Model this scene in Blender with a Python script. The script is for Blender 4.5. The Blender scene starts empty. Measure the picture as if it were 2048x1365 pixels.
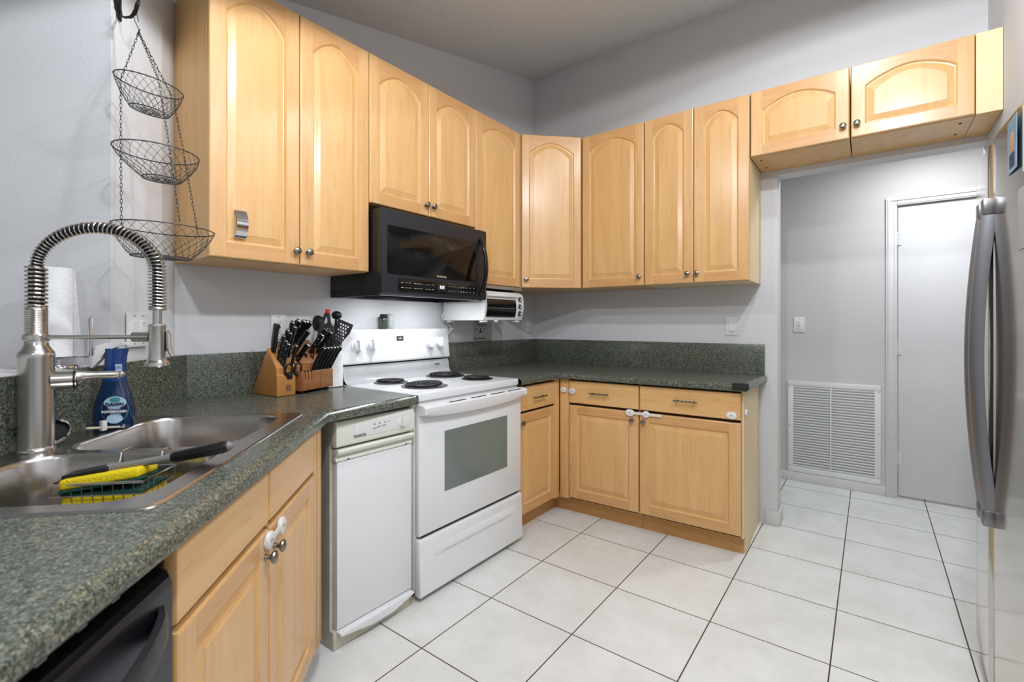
import bpy, bmesh, math, random
from mathutils import Matrix, Vector
random.seed(7)
S = bpy.context.scene
COL = S.collection
PI = math.pi

# ------------------------------------------------------------------ camera, world, lights, exposure
cd = bpy.data.cameras.new('camera')
cam = bpy.data.objects.new('camera', cd); COL.objects.link(cam)
cam.location = (2.2414, -3.2655, 1.2269)
cam.rotation_euler = (PI/2, 0, math.radians(37.053))
cd.sensor_width = 36.0
cd.lens = 950.81/2048*36.0
cd.shift_y = -35.43/2048
cd.clip_start = 0.02
cd.dof.use_dof = True
cd.dof.focus_distance = 2.6
cd.dof.aperture_fstop = 5.0
S.camera = cam

w = bpy.data.worlds.new('world'); S.world = w; w.use_nodes = True
w.node_tree.nodes['Background'].inputs[0].default_value = (1.0, 0.98, 0.95, 1)
w.node_tree.nodes['Background'].inputs[1].default_value = 0.25

S.view_settings.view_transform = 'Standard'
S.view_settings.look = 'None'
S.view_settings.gamma = 1.0
S.view_settings.use_curve_mapping = False
S.view_settings.exposure = 0.46

def ceil_z(y): return 3.245 + 0.222*y if y > -3.6 else 2.446

def lamp(name, loc, power, size=0.12, spread=160, color=(.925, .968, 1.035), rot=(0, 0, 0), shape='DISK'):
    l = bpy.data.lights.new(name, 'AREA'); l.energy = power; l.shape = shape; l.size = size
    l.spread = math.radians(spread); l.color = color
    o = bpy.data.objects.new(name, l); COL.objects.link(o); o.location = loc; o.rotation_euler = rot
    return o
SL = math.atan(0.222)
def can(name, loc, power, cone, tilt, radius=.05, color=(.925, .968, 1.035)):
    l = bpy.data.lights.new(name, 'SPOT'); l.energy = power; l.spot_size = math.radians(cone); l.spot_blend = .06
    l.shadow_soft_size = radius; l.color = color
    o = bpy.data.objects.new(name, l); COL.objects.link(o); o.location = loc; o.rotation_euler = (tilt, 0, 0)
    return o
for nm, x, y, p, cone, tilt in (('downlight_stove', 1.19, -2.52, 24, 152, SL), ('downlight_passage', 2.2, -1.25, 19, 152, SL),
                          ('downlight_fridge', 2.42, -2.08, 57, 170, SL), ('downlight_sink', 2.05, -3.05, 46, 164, SL),
                          ('downlight_dining', 2.9, -4.2, 14, 165, 0)):
    can(nm, (x, y, ceil_z(y)-0.03), p, cone, tilt)
lamp('hall_light', (2.55, 0.5, 2.42), 9, 0.25, 178)
for y in (-1.64, -1.32): lamp('microwave_task_light', (.25, y, 1.386), 1.5, 0.09, 178)

# ------------------------------------------------------------------ materials
def lin(c):
    c = [v/255 for v in c[:3]]
    return tuple(v/12.92 if v <= .04045 else ((v+.055)/1.055)**2.4 for v in c) + (1,)
def new_mat(name):
    m = bpy.data.materials.new(name); m.use_nodes = True
    nt = m.node_tree; b = nt.nodes['Principled BSDF']
    return m, nt, b
def nd(nt, t, **kw):
    n = nt.nodes.new(t)
    for k, v in kw.items():
        if hasattr(n, k): setattr(n, k, v)
    return n
def plain(name, col, rough=.5, metal=0., bump=0., bscale=200., bdist=.004, coat=0., var=.06, vscale=6., spec=.5, trans=0., ior=1.45, emit=0.):
    m, nt, b = new_mat(name)
    L = nt.links.new
    tc = nd(nt, 'ShaderNodeTexCoord')
    n = nd(nt, 'ShaderNodeTexNoise'); n.inputs['Scale'].default_value = vscale; n.inputs['Detail'].default_value = 4
    L(tc.outputs['Object'], n.inputs['Vector'])
    mx = nd(nt, 'ShaderNodeMix', data_type='RGBA')
    c = lin(col); d = tuple(v*(1-var) for v in c[:3]) + (1,)
    mx.inputs[6].default_value = c; mx.inputs[7].default_value = d
    L(n.outputs['Fac'], mx.inputs[0]); L(mx.outputs[2], b.inputs['Base Color'])
    b.inputs['Roughness'].default_value = rough; b.inputs['Metallic'].default_value = metal
    b.inputs['Coat Weight'].default_value = coat; b.inputs['Coat Roughness'].default_value = .1
    b.inputs['Specular IOR Level'].default_value = spec
    b.inputs['Transmission Weight'].default_value = trans; b.inputs['IOR'].default_value = ior
    if emit:
        b.inputs['Emission Color'].default_value = c; b.inputs['Emission Strength'].default_value = emit
    if bump:
        n2 = nd(nt, 'ShaderNodeTexNoise'); n2.inputs['Scale'].default_value = bscale; n2.inputs['Detail'].default_value = 3
        L(tc.outputs['Object'], n2.inputs['Vector'])
        bp = nd(nt, 'ShaderNodeBump'); bp.inputs['Strength'].default_value = bump; bp.inputs['Distance'].default_value = bdist
        L(n2.outputs['Fac'], bp.inputs['Height']); L(bp.outputs[0], b.inputs['Normal'])
    return m
def wood(name, c1, c2, c3, axis='z', rough=.34, coat=.25, sc=1.0):
    m, nt, b = new_mat(name); L = nt.links.new
    tc = nd(nt, 'ShaderNodeTexCoord'); oi = nd(nt, 'ShaderNodeObjectInfo')
    add = nd(nt, 'ShaderNodeVectorMath', operation='ADD')
    mul = nd(nt, 'ShaderNodeMath', operation='MULTIPLY'); mul.inputs[1].default_value = 37.0
    L(oi.outputs['Random'], mul.inputs[0]); L(tc.outputs['Object'], add.inputs[0]); L(mul.outputs[0], add.inputs[1])
    mp = nd(nt, 'ShaderNodeMapping')
    s = {'z': (14, 14, 1.3), 'x': (1.3, 14, 14), 'y': (14, 1.3, 14)}[axis]
    mp.inputs['Scale'].default_value = tuple(v*sc for v in s)
    L(add.outputs[0], mp.inputs['Vector'])
    n1 = nd(nt, 'ShaderNodeTexNoise'); n1.inputs['Scale'].default_value = 1.0; n1.inputs['Detail'].default_value = 5; n1.inputs['Distortion'].default_value = 1.2
    L(mp.outputs[0], n1.inputs['Vector'])
    n2 = nd(nt, 'ShaderNodeTexNoise'); n2.inputs['Scale'].default_value = 7.0; n2.inputs['Detail'].default_value = 6
    L(mp.outputs[0], n2.inputs['Vector'])
    cr = nd(nt, 'ShaderNodeValToRGB')
    e = cr.color_ramp.elements; e[0].position = .28; e[0].color = lin(c1); e[1].position = .72; e[1].color = lin(c2)
    L(n1.outputs['Fac'], cr.inputs[0])
    mx = nd(nt, 'ShaderNodeMix', data_type='RGBA'); mx.inputs[7].default_value = lin(c3)
    r2 = nd(nt, 'ShaderNodeValToRGB'); r2.color_ramp.elements[0].position = .55; r2.color_ramp.elements[1].position = .85
    r2.color_ramp.elements[1].color = (.8, .8, .8, 1)
    L(n2.outputs['Fac'], r2.inputs[0]); L(r2.outputs[0], mx.inputs[0]); L(cr.outputs[0], mx.inputs[6])
    L(mx.outputs[2], b.inputs['Base Color'])
    b.inputs['Roughness'].default_value = rough; b.inputs['Coat Weight'].default_value = coat; b.inputs['Coat Roughness'].default_value = .22
    bp = nd(nt, 'ShaderNodeBump'); bp.inputs['Strength'].default_value = .04; bp.inputs['Distance'].default_value = .002
    L(n2.outputs['Fac'], bp.inputs['Height']); L(bp.outputs[0], b.inputs['Normal'])
    return m
def granite(name):
    m, nt, b = new_mat(name); L = nt.links.new
    tc = nd(nt, 'ShaderNodeTexCoord')
    def vor(scale, off):
        mp = nd(nt, 'ShaderNodeMapping'); mp.inputs['Location'].default_value = (off, off*2, off*3)
        L(tc.outputs['Object'], mp.inputs['Vector'])
        v = nd(nt, 'ShaderNodeTexVoronoi'); v.inputs['Scale'].default_value = scale; v.inputs['Randomness'].default_value = 1
        L(mp.outputs[0], v.inputs['Vector'])
        sp = nd(nt, 'ShaderNodeSeparateColor'); L(v.outputs['Color'], sp.inputs[0]); return sp.outputs[0]
    cr = nd(nt, 'ShaderNodeValToRGB'); cr.color_ramp.interpolation = 'CONSTANT'
    cols = [(0, (40, 44, 41)), (.15, (60, 67, 61)), (.34, (79, 86, 77)), (.55, (99, 104, 91)), (.73, (120, 122, 105)), (.86, (138, 132, 110)), (.94, (160, 158, 143))]
    el = cr.color_ramp.elements
    el[0].position = 0; el[0].color = lin(cols[0][1]); el[1].position = cols[1][0]; el[1].color = lin(cols[1][1])
    for p, c in cols[2:]:
        k = el.new(p); k.color = lin(c)
    L(vor(330, 0), cr.inputs[0])
    cr2 = nd(nt, 'ShaderNodeValToRGB'); cr2.color_ramp.interpolation = 'CONSTANT'
    el = cr2.color_ramp.elements
    el[0].position = 0; el[0].color = lin((46, 53, 49)); el[1].position = .3; el[1].color = lin((64, 74, 67))
    k = el.new(.65); k.color = lin((96, 103, 92)); k = el.new(.9); k.color = lin((114, 110, 92))
    L(vor(150, 3.3), cr2.inputs[0])
    mx = nd(nt, 'ShaderNodeMix', data_type='RGBA'); mx.inputs[0].default_value = .4
    L(cr.outputs[0], mx.inputs[6]); L(cr2.outputs[0], mx.inputs[7]); L(mx.outputs[2], b.inputs['Base Color'])
    b.inputs['Roughness'].default_value = .24; b.inputs['Specular IOR Level'].default_value = .55
    return m
def tile_mat():
    m, nt, b = new_mat('ceramic_floor_tile'); L = nt.links.new
    tc = nd(nt, 'ShaderNodeTexCoord'); sx = nd(nt, 'ShaderNodeSeparateXYZ'); L(tc.outputs['Object'], sx.inputs[0])
    def M(op, a, bb=None):
        n = nd(nt, 'ShaderNodeMath', operation=op)
        for i, v in enumerate((a, bb)):
            if v is None: continue
            if isinstance(v, (int, float)): n.inputs[i].default_value = v
            else: L(v, n.inputs[i])
        return n.outputs[0]
    T = .412; fr = []; fl = []
    for ax, off in ((0, .8885), (1, -.8034)):
        t = M('DIVIDE', M('SUBTRACT', sx.outputs[ax], off), T)
        fl.append(M('FLOOR', t)); f = M('FRACT', t)
        fr.append(M('MINIMUM', f, M('SUBTRACT', 1.0, f)))
    d = M('MINIMUM', fr[0], fr[1])
    mr = nd(nt, 'ShaderNodeMapRange'); mr.inputs[1].default_value = .0048; mr.inputs[2].default_value = .0068
    L(d, mr.inputs[0])
    n = nd(nt, 'ShaderNodeTexNoise'); n.inputs['Scale'].default_value = 5; n.inputs['Detail'].default_value = 8; n.inputs['Roughness'].default_value = .7
    cv = nd(nt, 'ShaderNodeCombineXYZ')
    L(M('MULTIPLY', fl[0], 3.7), cv.inputs[0]); L(M('MULTIPLY', fl[1], 5.1), cv.inputs[1])
    ad = nd(nt, 'ShaderNodeVectorMath', operation='ADD'); L(tc.outputs['Object'], ad.inputs[0]); L(cv.outputs[0], ad.inputs[1])
    L(ad.outputs[0], n.inputs['Vector'])
    cr = nd(nt, 'ShaderNodeValToRGB'); e = cr.color_ramp.elements
    e[0].position = .3; e[0].color = lin((213, 213, 208)); e[1].position = .62; e[1].color = lin((228, 229, 226))
    L(n.outputs['Fac'], cr.inputs[0])
    mx = nd(nt, 'ShaderNodeMix', data_type='RGBA'); mx.inputs[6].default_value = lin((82, 66, 56))
    L(mr.outputs[0], mx.inputs[0]); L(cr.outputs[0], mx.inputs[7]); L(mx.outputs[2], b.inputs['Base Color'])
    r = nd(nt, 'ShaderNodeMapRange'); r.inputs[3].default_value = .8; r.inputs[4].default_value = .3
    L(mr.outputs[0], r.inputs[0]); L(r.outputs[0], b.inputs['Roughness'])
    bp = nd(nt, 'ShaderNodeBump'); bp.inputs['Strength'].default_value = .4; bp.inputs['Distance'].default_value = .002
    L(mr.outputs[0], bp.inputs['Height']); L(bp.outputs[0], b.inputs['Normal'])
    return m
def brushed(name, col, rough=.25, axis='z'):
    m, nt, b = new_mat(name); L = nt.links.new
    tc = nd(nt, 'ShaderNodeTexCoord'); mp = nd(nt, 'ShaderNodeMapping')
    mp.inputs['Scale'].default_value = {'z': (260, 260, 4), 'x': (4, 260, 260), 'y': (260, 4, 260)}[axis]
    L(tc.outputs['Object'], mp.inputs[0])
    n = nd(nt, 'ShaderNodeTexNoise'); n.inputs['Scale'].default_value = 1; n.inputs['Detail'].default_value = 2
    L(mp.outputs[0], n.inputs['Vector'])
    r = nd(nt, 'ShaderNodeMapRange'); r.inputs[3].default_value = rough*.8; r.inputs[4].default_value = rough*1.25
    L(n.outputs['Fac'], r.inputs[0]); L(r.outputs[0], b.inputs['Roughness'])
    b.inputs['Base Color'].default_value = lin(col); b.inputs['Metallic'].default_value = 1
    return m

M = {}
M['wall'] = plain('wall_paint', (214, 214, 215), .75, bump=.12, bscale=90, var=.05, vscale=2.5)
M['hallwall'] = plain('hall_wall_paint', (204, 201, 197), .7, bump=.1, bscale=90, var=.05, vscale=2)
M['ceil'] = plain('popcorn_ceiling', (240, 242, 245), .95, bump=1.0, bscale=130, bdist=.012, var=.16, vscale=110)
M['trim'] = plain('white_trim_paint', (214, 213, 212), .45, var=.08, vscale=12)
M['floor'] = tile_mat()
MC = ((210, 162, 102), (222, 179, 121), (198, 146, 86)); MR = ((200, 149, 94), (212, 164, 110), (188, 134, 80))
M['wood'] = wood('maple_vertical', *MC, axis='z')
M['woodx'] = wood('maple_horizontal', *MC, axis='x')
M['woodr'] = wood('maple_rail', *MR, axis='x')
M['woods'] = wood('maple_stile', (206, 158, 102), (220, 176, 122), (194, 142, 86), axis='z')
M['panel'] = wood('maple_veneer', (212, 166, 104), (224, 182, 122), (198, 148, 88), axis='z', rough=.42, coat=.1)
M['toe'] = wood('maple_toe_kick', (186, 136, 76), (200, 150, 88), (160, 112, 60), axis='x', rough=.45, coat=.05)
M['paleside'] = wood('pale_melamine', (226, 202, 156), (232, 210, 168), (216, 190, 142), axis='z', rough=.5, coat=0)
M['gap'] = plain('dark_gap', (52, 34, 22), .9)
M['granite'] = granite('green_granite_laminate')
M['knob'] = plain('pewter_knob', (150, 146, 138), .25, 1.0, var=.3, vscale=90)
M['steel'] = brushed('brushed_steel', (200, 196, 190), .22, 'z')
M['steelx'] = brushed('sink_steel', (190, 186, 182), .24, 'x')
M['chrome'] = plain('chrome', (225, 225, 228), .07, 1.0)
M['hgrey'] = plain('grey_metal_handle', (146, 145, 148), .34, 1.0)
M['fridge'] = brushed('fridge_steel', (214, 208, 200), .13, 'z')
M['bsteel'] = brushed('black_stainless', (74, 77, 86), .42, 'x')
M['bside'] = plain('black_case', (22, 22, 24), .35)
M['bglass'] = plain('black_glass', (9, 9, 9), .07, spec=.45)
M['black'] = plain('black_plastic', (18, 18, 19), .35)
M['blacks'] = plain('black_satin_handle', (14, 14, 15), .28, coat=.3)
M['white'] = plain('white_enamel', (228, 229, 230), .22, coat=.3, var=.02)
M['whitep'] = plain('white_plastic', (224, 224, 222), .35, var=.03)
M['cream'] = plain('aged_white_plastic', (224, 226, 212), .35, var=.06)
M['dirty'] = plain('stained_white_metal', (212, 206, 188), .45, var=.3, vscale=14)
M['oveng'] = plain('oven_window_glass', (112, 124, 120), .08, coat=.6, var=.15)
M['coil'] = plain('burner_coil', (34, 33, 34), .5, .3)
M['pan'] = plain('drip_pan', (120, 118, 116), .3, 1.0)
M['ink'] = plain('dark_print', (60, 60, 62), .6)
M['grey'] = plain('grey_print', (150, 150, 152), .6)
M['lightp'] = plain('light_print', (186, 180, 170), .5)
M['gold'] = plain('gold_print', (186, 172, 140), .5)
M['disp'] = plain('lit_digits', (226, 238, 255), .5, emit=1.5)
M['shield'] = plain('galvanised_sheet', (150, 152, 155), .35, .7)
M['bag'] = plain('printed_plastic_bag', (176, 176, 176), .3, coat=.2, var=.12, vscale=30)
M['blue'] = plain('blue_translucent_plastic', (14, 62, 128), .18, coat=.5, var=.3, vscale=9)
M['navy'] = plain('blue_liquid', (14, 44, 84), .12, coat=.6, var=.35, vscale=9)
M['label'] = plain('label_pale_blue', (176, 204, 222), .4)
M['labelnavy'] = plain('label_navy', (16, 28, 66), .4)
M['teal'] = plain('label_teal', (70, 140, 150), .4)
M['wire'] = plain('dark_wire', (70, 70, 70), .45, .6)
M['iron'] = plain('wrought_iron', (24, 21, 20), .6)
M['paper'] = plain('paper_towel', (236, 236, 236), .95, bump=.5, bscale=160)
M['block'] = wood('knife_block_maple', (172, 116, 56), (188, 132, 70), (148, 94, 42), axis='z', rough=.4)
M['block2'] = wood('knife_block_acacia', (126, 76, 38), (164, 108, 60), (92, 52, 26), axis='z', rough=.4, sc=1.6)
M['blade'] = plain('knife_steel', (200, 200, 202), .18, 1.0)
M['red'] = plain('red_plastic', (216, 44, 40), .35)
M['ceram'] = plain('white_ceramic', (232, 232, 232), .18, coat=.4, var=.02)
M['nylon'] = plain('grey_nylon', (52, 52, 53), .45)
M['nylonb'] = plain('black_nylon', (20, 20, 21), .4)
M['yellow'] = plain('yellow_sponge', (226, 200, 20), .9, bump=.8, bscale=250)
M['green'] = plain('green_scrub', (24, 74, 62), .95, bump=.8, bscale=400)
M['bristle'] = plain('dark_blue_bristles', (18, 30, 42), .8)
M['greyplastic'] = plain('grey_handle', (122, 120, 118), .4)
M['strap'] = plain('clear_strap', (226, 218, 198), .25, coat=.3)
M['pearl'] = plain('beige_stick', (200, 192, 168), .4)
M['photo'] = plain('photo_print', (150, 190, 214), .3, var=.5, vscale=30)
M['sheet'] = plain('paper_sheet', (226, 230, 238), .7)
M['skin'] = plain('photo_figure', (214, 160, 120), .4)
M['rubber'] = plain('black_rubber', (30, 29, 29), .7)
M['spice'] = plain('spice_glass', (70, 86, 74), .15, coat=.5, var=.6, vscale=60)
M['spicel'] = plain('speckled_label', (214, 216, 214), .5, var=.75, vscale=70)
M['darkred'] = plain('dark_red_button', (104, 24, 48), .4)

# ------------------------------------------------------------------ mesh helpers
class MB:
    def __init__(self): self.bm = bmesh.new(); self.mats = []; self.M = Matrix()
    def mi(self, m):
        if m not in self.mats: self.mats.append(m)
        return self.mats.index(m)
    def v(self, p): return self.bm.verts.new(self.M @ Vector(p))
    def f(self, vs, m):
        try: fc = self.bm.faces.new(vs)
        except ValueError: return None
        fc.material_index = self.mi(m); return fc
    def box(self, x0, y0, z0, x1, y1, z1, m, bev=0., seg=2):
        vs = [self.v((x, y, z)) for x in (x0, x1) for y in (y0, y1) for z in (z0, z1)]
        ix = ((0, 1, 3, 2), (4, 6, 7, 5), (0, 4, 5, 1), (2, 3, 7, 6), (0, 2, 6, 4), (1, 5, 7, 3))
        fs = [self.f([vs[i] for i in q], m) for q in ix]
        if bev:
            es = list({e for fc in fs for e in fc.edges})
            bmesh.ops.bevel(self.bm, geom=es, offset=bev, segments=seg, profile=.5, affect='EDGES')
        return self
    def loft(self, loops, m, closed=True, cap0=False, cap1=False):
        R = [[self.v(p) for p in l] for l in loops]
        n = len(R[0])
        for a, b in zip(R[:-1], R[1:]):
            for i in range(n if closed else n-1):
                j = (i+1) % n
                self.f([a[i], a[j], b[j], b[i]], m)
        if cap0: self.f(R[0][::-1], m)
        if cap1: self.f(R[-1], m)
        return R
    def lathe(self, prof, m, n=24, o=(0, 0, 0), axis='z', caps=True):
        loops = []
        for r, z in prof:
            l = []
            for i in range(n):
                a = 2*PI*i/n; c, s = r*math.cos(a), r*math.sin(a)
                p = {'z': (c, s, z), 'y': (c, z, s), 'x': (z, c, s)}[axis]
                l.append((p[0]+o[0], p[1]+o[1], p[2]+o[2]))
            loops.append(l)
        self.loft(loops, m, True, caps, caps); return self
    def cyl(self, p0, p1, r0, m, r1=None, n=14):
        p0, p1 = Vector(p0), Vector(p1); d = (p1-p0).normalized()
        a = d.orthogonal().normalized(); b = d.cross(a); r1 = r0 if r1 is None else r1
        L = [[p+(a*math.cos(2*PI*i/n)+b*math.sin(2*PI*i/n))*r for i in range(n)] for p, r in ((p0, r0), (p1, r1))]
        self.loft(L, m, True, True, True); return self
    def tube(self, pts, r, m, n=8, closed=False, caps=True, rs=None):
        P = [Vector(p) for p in pts]; k = len(P); loops = []; up = None
        for i in range(k):
            if closed: t = P[(i+1) % k]-P[i-1]
            else: t = P[min(i+1, k-1)]-P[max(i-1, 0)]
            t = t.normalized() if t.length > 1e-9 else Vector((0, 0, 1))
            if up is None: up = t.orthogonal().normalized()
            up = (up-t*up.dot(t)); up = up.normalized() if up.length > 1e-6 else t.orthogonal().normalized()
            b = t.cross(up); rr = rs[i] if rs else r
            loops.append([P[i]+(up*math.cos(2*PI*j/n)+b*math.sin(2*PI*j/n))*rr for j in range(n)])
        if closed: loops.append(loops[0]); caps = False
        self.loft(loops, m, True, caps, caps); return self
    def prism(self, poly, a0, a1, m, plane='xz', bev=0.):
        def P(u, v, a): return {'xz': (u, a, v), 'yz': (a, u, v), 'xy': (u, v, a)}[plane]
        A = [self.v(P(u, v, a0)) for u, v in poly]; B = [self.v(P(u, v, a1)) for u, v in poly]
        n = len(poly); fs = []
        for i in range(n):
            j = (i+1) % n; fs.append(self.f([A[i], A[j], B[j], B[i]], m))
        fs.append(self.f(A[::-1], m)); fs.append(self.f(B, m))
        if bev:
            es = list({e for fc in fs if fc for e in fc.edges})
            bmesh.ops.bevel(self.bm, geom=es, offset=bev, segments=2, profile=.5, affect='EDGES')
        return self
    def sph(self, c, r, m, sx=1, sy=1, sz=1, n=16, k=10):
        loops = []
        for i in range(k+1):
            t = PI*(.002+.996*i/k); rr = r*math.sin(t); z = -r*math.cos(t)
            loops.append([(c[0]+sx*rr*math.cos(2*PI*j/n), c[1]+sy*rr*math.sin(2*PI*j/n), c[2]+sz*z) for j in range(n)])
        self.loft(loops, m, True, True, True); return self

def obj(name, mb, parent=None, smooth=35, label=None):
    bmesh.ops.recalc_face_normals(mb.bm, faces=mb.bm.faces)
    me = bpy.data.meshes.new(name); mb.bm.to_mesh(me); mb.bm.free()
    for m in mb.mats: me.materials.append(M[m] if isinstance(m, str) else m)
    if smooth:
        for p in me.polygons: p.use_smooth = True
        me.set_sharp_from_angle(angle=math.radians(smooth))
    o = bpy.data.objects.new(name, me); COL.objects.link(o)
    if parent: o.parent = parent
    if label: o['label'] = label
    return o
def tag(o, label, cat, group=None):
    o['label'] = label; o['category'] = cat
    if group: o['group'] = group
    return o
def thing(name, label, cat, loc=(0, 0, 0), rotz=0., group=None, rot=None):
    o = bpy.data.objects.new(name, None); COL.objects.link(o); o.empty_display_size = .05
    o.location = loc; o.rotation_euler = rot if rot else (0, 0, rotz)
    return tag(o, label, cat, group)
def struct(name, mb, parent=None, smooth=35):
    o = obj(name, mb, parent, smooth)
    if not parent: o['kind'] = 'structure'
    return o
def copy_tree(o, loc=None, rot=None):
    c = o.copy(); COL.objects.link(c)
    if loc is not None: c.location = loc
    if rot is not None: c.rotation_euler = rot
    for ch in list(o.children):
        d = ch.copy(); COL.objects.link(d); d.parent = c
        for g in list(ch.children):
            e = g.copy(); COL.objects.link(e); e.parent = d
    return c
def text_mesh(mb, txt, size, loc, m, depth=.0006, xdir=(1, 0, 0), zdir=(0, 0, 1), align='CENTER', sx=1.0, bold=0.):
    cu = bpy.data.curves.new('t', 'FONT'); cu.body = txt; cu.size = size; cu.align_x = align; cu.align_y = 'CENTER'; cu.extrude = depth/2; cu.offset = bold
    to = bpy.data.objects.new('t', cu); COL.objects.link(to)
    bpy.context.view_layer.update()
    me = bpy.data.meshes.new_from_object(to.evaluated_get(bpy.context.evaluated_depsgraph_get()))
    X = Vector(xdir); Z = Vector(zdir); N = X.cross(Z); L = Vector(loc)
    vs = [mb.v(L+X*(q.co.x*sx)+Z*q.co.y+N*q.co.z) for q in me.vertices]
    for p in me.polygons: mb.f([vs[i] for i in p.vertices], m)
    bpy.data.objects.remove(to); bpy.data.curves.remove(cu); bpy.data.meshes.remove(me)
def rrect(x0, y0, x1, y1, r, k=5):
    P = []
    for cx, cy, a0 in ((x1-r, y0+r, -PI/2), (x1-r, y1-r, 0), (x0+r, y1-r, PI/2), (x0+r, y0+r, PI)):
        for i in range(k+1):
            a = a0+PI/2*i/k; P.append((cx+r*math.cos(a), cy+r*math.sin(a)))
    return P

RA = PI/2                 # faces +x (wall on the left)
RD = math.radians(135)    # faces the room diagonally (sink run)
B0 = Vector((.70, -2.31, 0))
def D(s, d, z=0.): return (B0.x+.70711*s-.70711*d, B0.y-.70711*s-.70711*d, z)

# ------------------------------------------------------------------ the setting
mb = MB(); mb.box(-1.6, -5.2, -.05, 3.7, 1.9, 0, 'floor'); struct('floor', mb)
mb = MB()
mb.prism([(0.0, 3.245), (-3.6, 2.446), (-5.2, 2.446), (-5.2, 2.55), (-3.6, 2.55), (0.0, 3.35)], -1.8, 3.7, 'ceil', 'yz'); struct('ceiling', mb)
def zc(y): return ceil_z(y)+.02
mb = MB(); mb.prism([(0, 0), (-2.56, 0), (-2.56, zc(-2.56)), (0, zc(0))], -.12, 0, 'wall', 'yz'); struct('wall_left', mb)
# back wall with the passage opening
OX0, OX1, OZ = 1.79, 2.70, 2.125
mb = MB()
mb.box(-.12, 0, 0, OX0, .12, 3.3, 'wall'); mb.box(OX0, 0, OZ, 2.72, .12, 3.3, 'wall'); struct('wall_back', mb)
mb = MB(); mb.box(2.70, -.72, 0, 3.5, .12, 3.3, 'wall'); mb.box(3.42, -5.2, 0, 3.54, -.72, 3.2, 'wall'); struct('wall_right', mb)
# angled wall behind the sink: full-height pier, then a half wall
def dpoly(s0, s1, d0, d1): return [D(s0, d0)[:2], D(s1, d0)[:2], D(s1, d1)[:2], D(s0, d1)[:2]]
mb = MB(); mb.prism([(0, -2.554), D(.084, .645)[:2], D(.084, .78)[:2], (-.12, -2.60)], 0, 3.0, 'wall', 'xy'); struct('wall_sink', mb)
mb = MB(); mb.prism(dpoly(.084, 1.95, .645, .755), 0, 1.085, 'wall', 'xy'); struct('wall_half', mb)
mb = MB(); mb.prism(dpoly(.084, 1.95, .668, 1.15), 1.072, 1.094, 'trim', 'xy'); struct('trim_1', mb)
mb = MB(); mb.prism([D(.084, .66)[:2], D(.105, 2.1)[:2], D(-.03, 2.1)[:2], D(-.03, .78)[:2]], 0, 3.0, 'wall', 'xy'); struct('wall_niche', mb)
mb = MB(); mb.box(-1.7, -5.2, 0, 3.5, -5.08, 2.6, 'wall'); struct('wall_front', mb)
# hall beyond the passage
HY = 1.035
mb = MB()
mb.box(1.0, HY, 0, 2.39, HY+.1, 2.5, 'hallwall'); mb.box(2.39, HY, 2.055, 3.16, HY+.1, 2.5, 'hallwall'); mb.box(3.16, HY, 0, 3.6, HY+.1, 2.5, 'hallwall')
struct('wall_hall', mb)
mb = MB(); mb.box(1.0, .12, 2.44, 3.6, HY+.1, 2.5, 'hallwall'); struct('ceiling_hall', mb)
mb = MB(); mb.box(3.5, .12, 0, 3.6, HY, 2.5, 'hallwall'); mb.box(.95, .12, 0, 1.05, HY, 2.5, 'hallwall'); struct('wall_hall_end', mb)
# baseboards
mb = MB(); mb.box(1.0, HY-.014, 0, 2.325, HY, .07, 'trim', .004); struct('baseboard_hall', mb)
mb = MB(); mb.box(1.725, -.015, 0, OX0+.015, 0, .085, 'trim', .004); mb.box(OX0, -.012, 0, OX0+.015, .12, .085, 'trim', .004); struct('baseboard_back', mb)
# casing and door
mb = MB()
def casing(a, b):
    x0, z0, x1, z1 = a[0], a[1], b[0], b[1]
mb.box(2.325, HY-.018, 0, 2.388, HY, 2.115, 'trim', .005)
mb.box(2.337, HY-.024, 0, 2.352, HY-.016, 2.10, 'trim', .003)
mb.box(2.37, HY-.022, 0, 2.379, HY-.016, 2.07, 'trim', .003)
mb.box(2.388, HY-.018, 2.052, 3.22, HY, 2.115, 'trim', .005)
mb.box(2.352, HY-.024, 2.086, 3.22, HY-.016, 2.101, 'trim', .003)
mb.box(2.379, HY-.022, 2.06, 3.22, HY-.016, 2.069, 'trim', .003)
struct('trim_2', mb)
mb = MB(); mb.box(2.394, HY+.004, .018, 3.155, HY+.04, 2.046, 'trim', .002)
door = struct('door_1', mb)
for z in (.28, 1.052, 1.82):
    mb = MB(); mb.cyl((2.391, HY-.006, z-.045), (2.391, HY-.006, z+.045), .006, 'trim', n=10)
    mb.box(2.391, HY-.001, z-.045, 2.412, HY+.005, z+.045, 'trim')
    for k in (-.03, 0, .03): mb.cyl((2.391, HY-.006, z+k-.0012), (2.391, HY-.006, z+k+.0012), .0068, 'grey', n=10)
    obj('hinge', mb, door)

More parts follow.
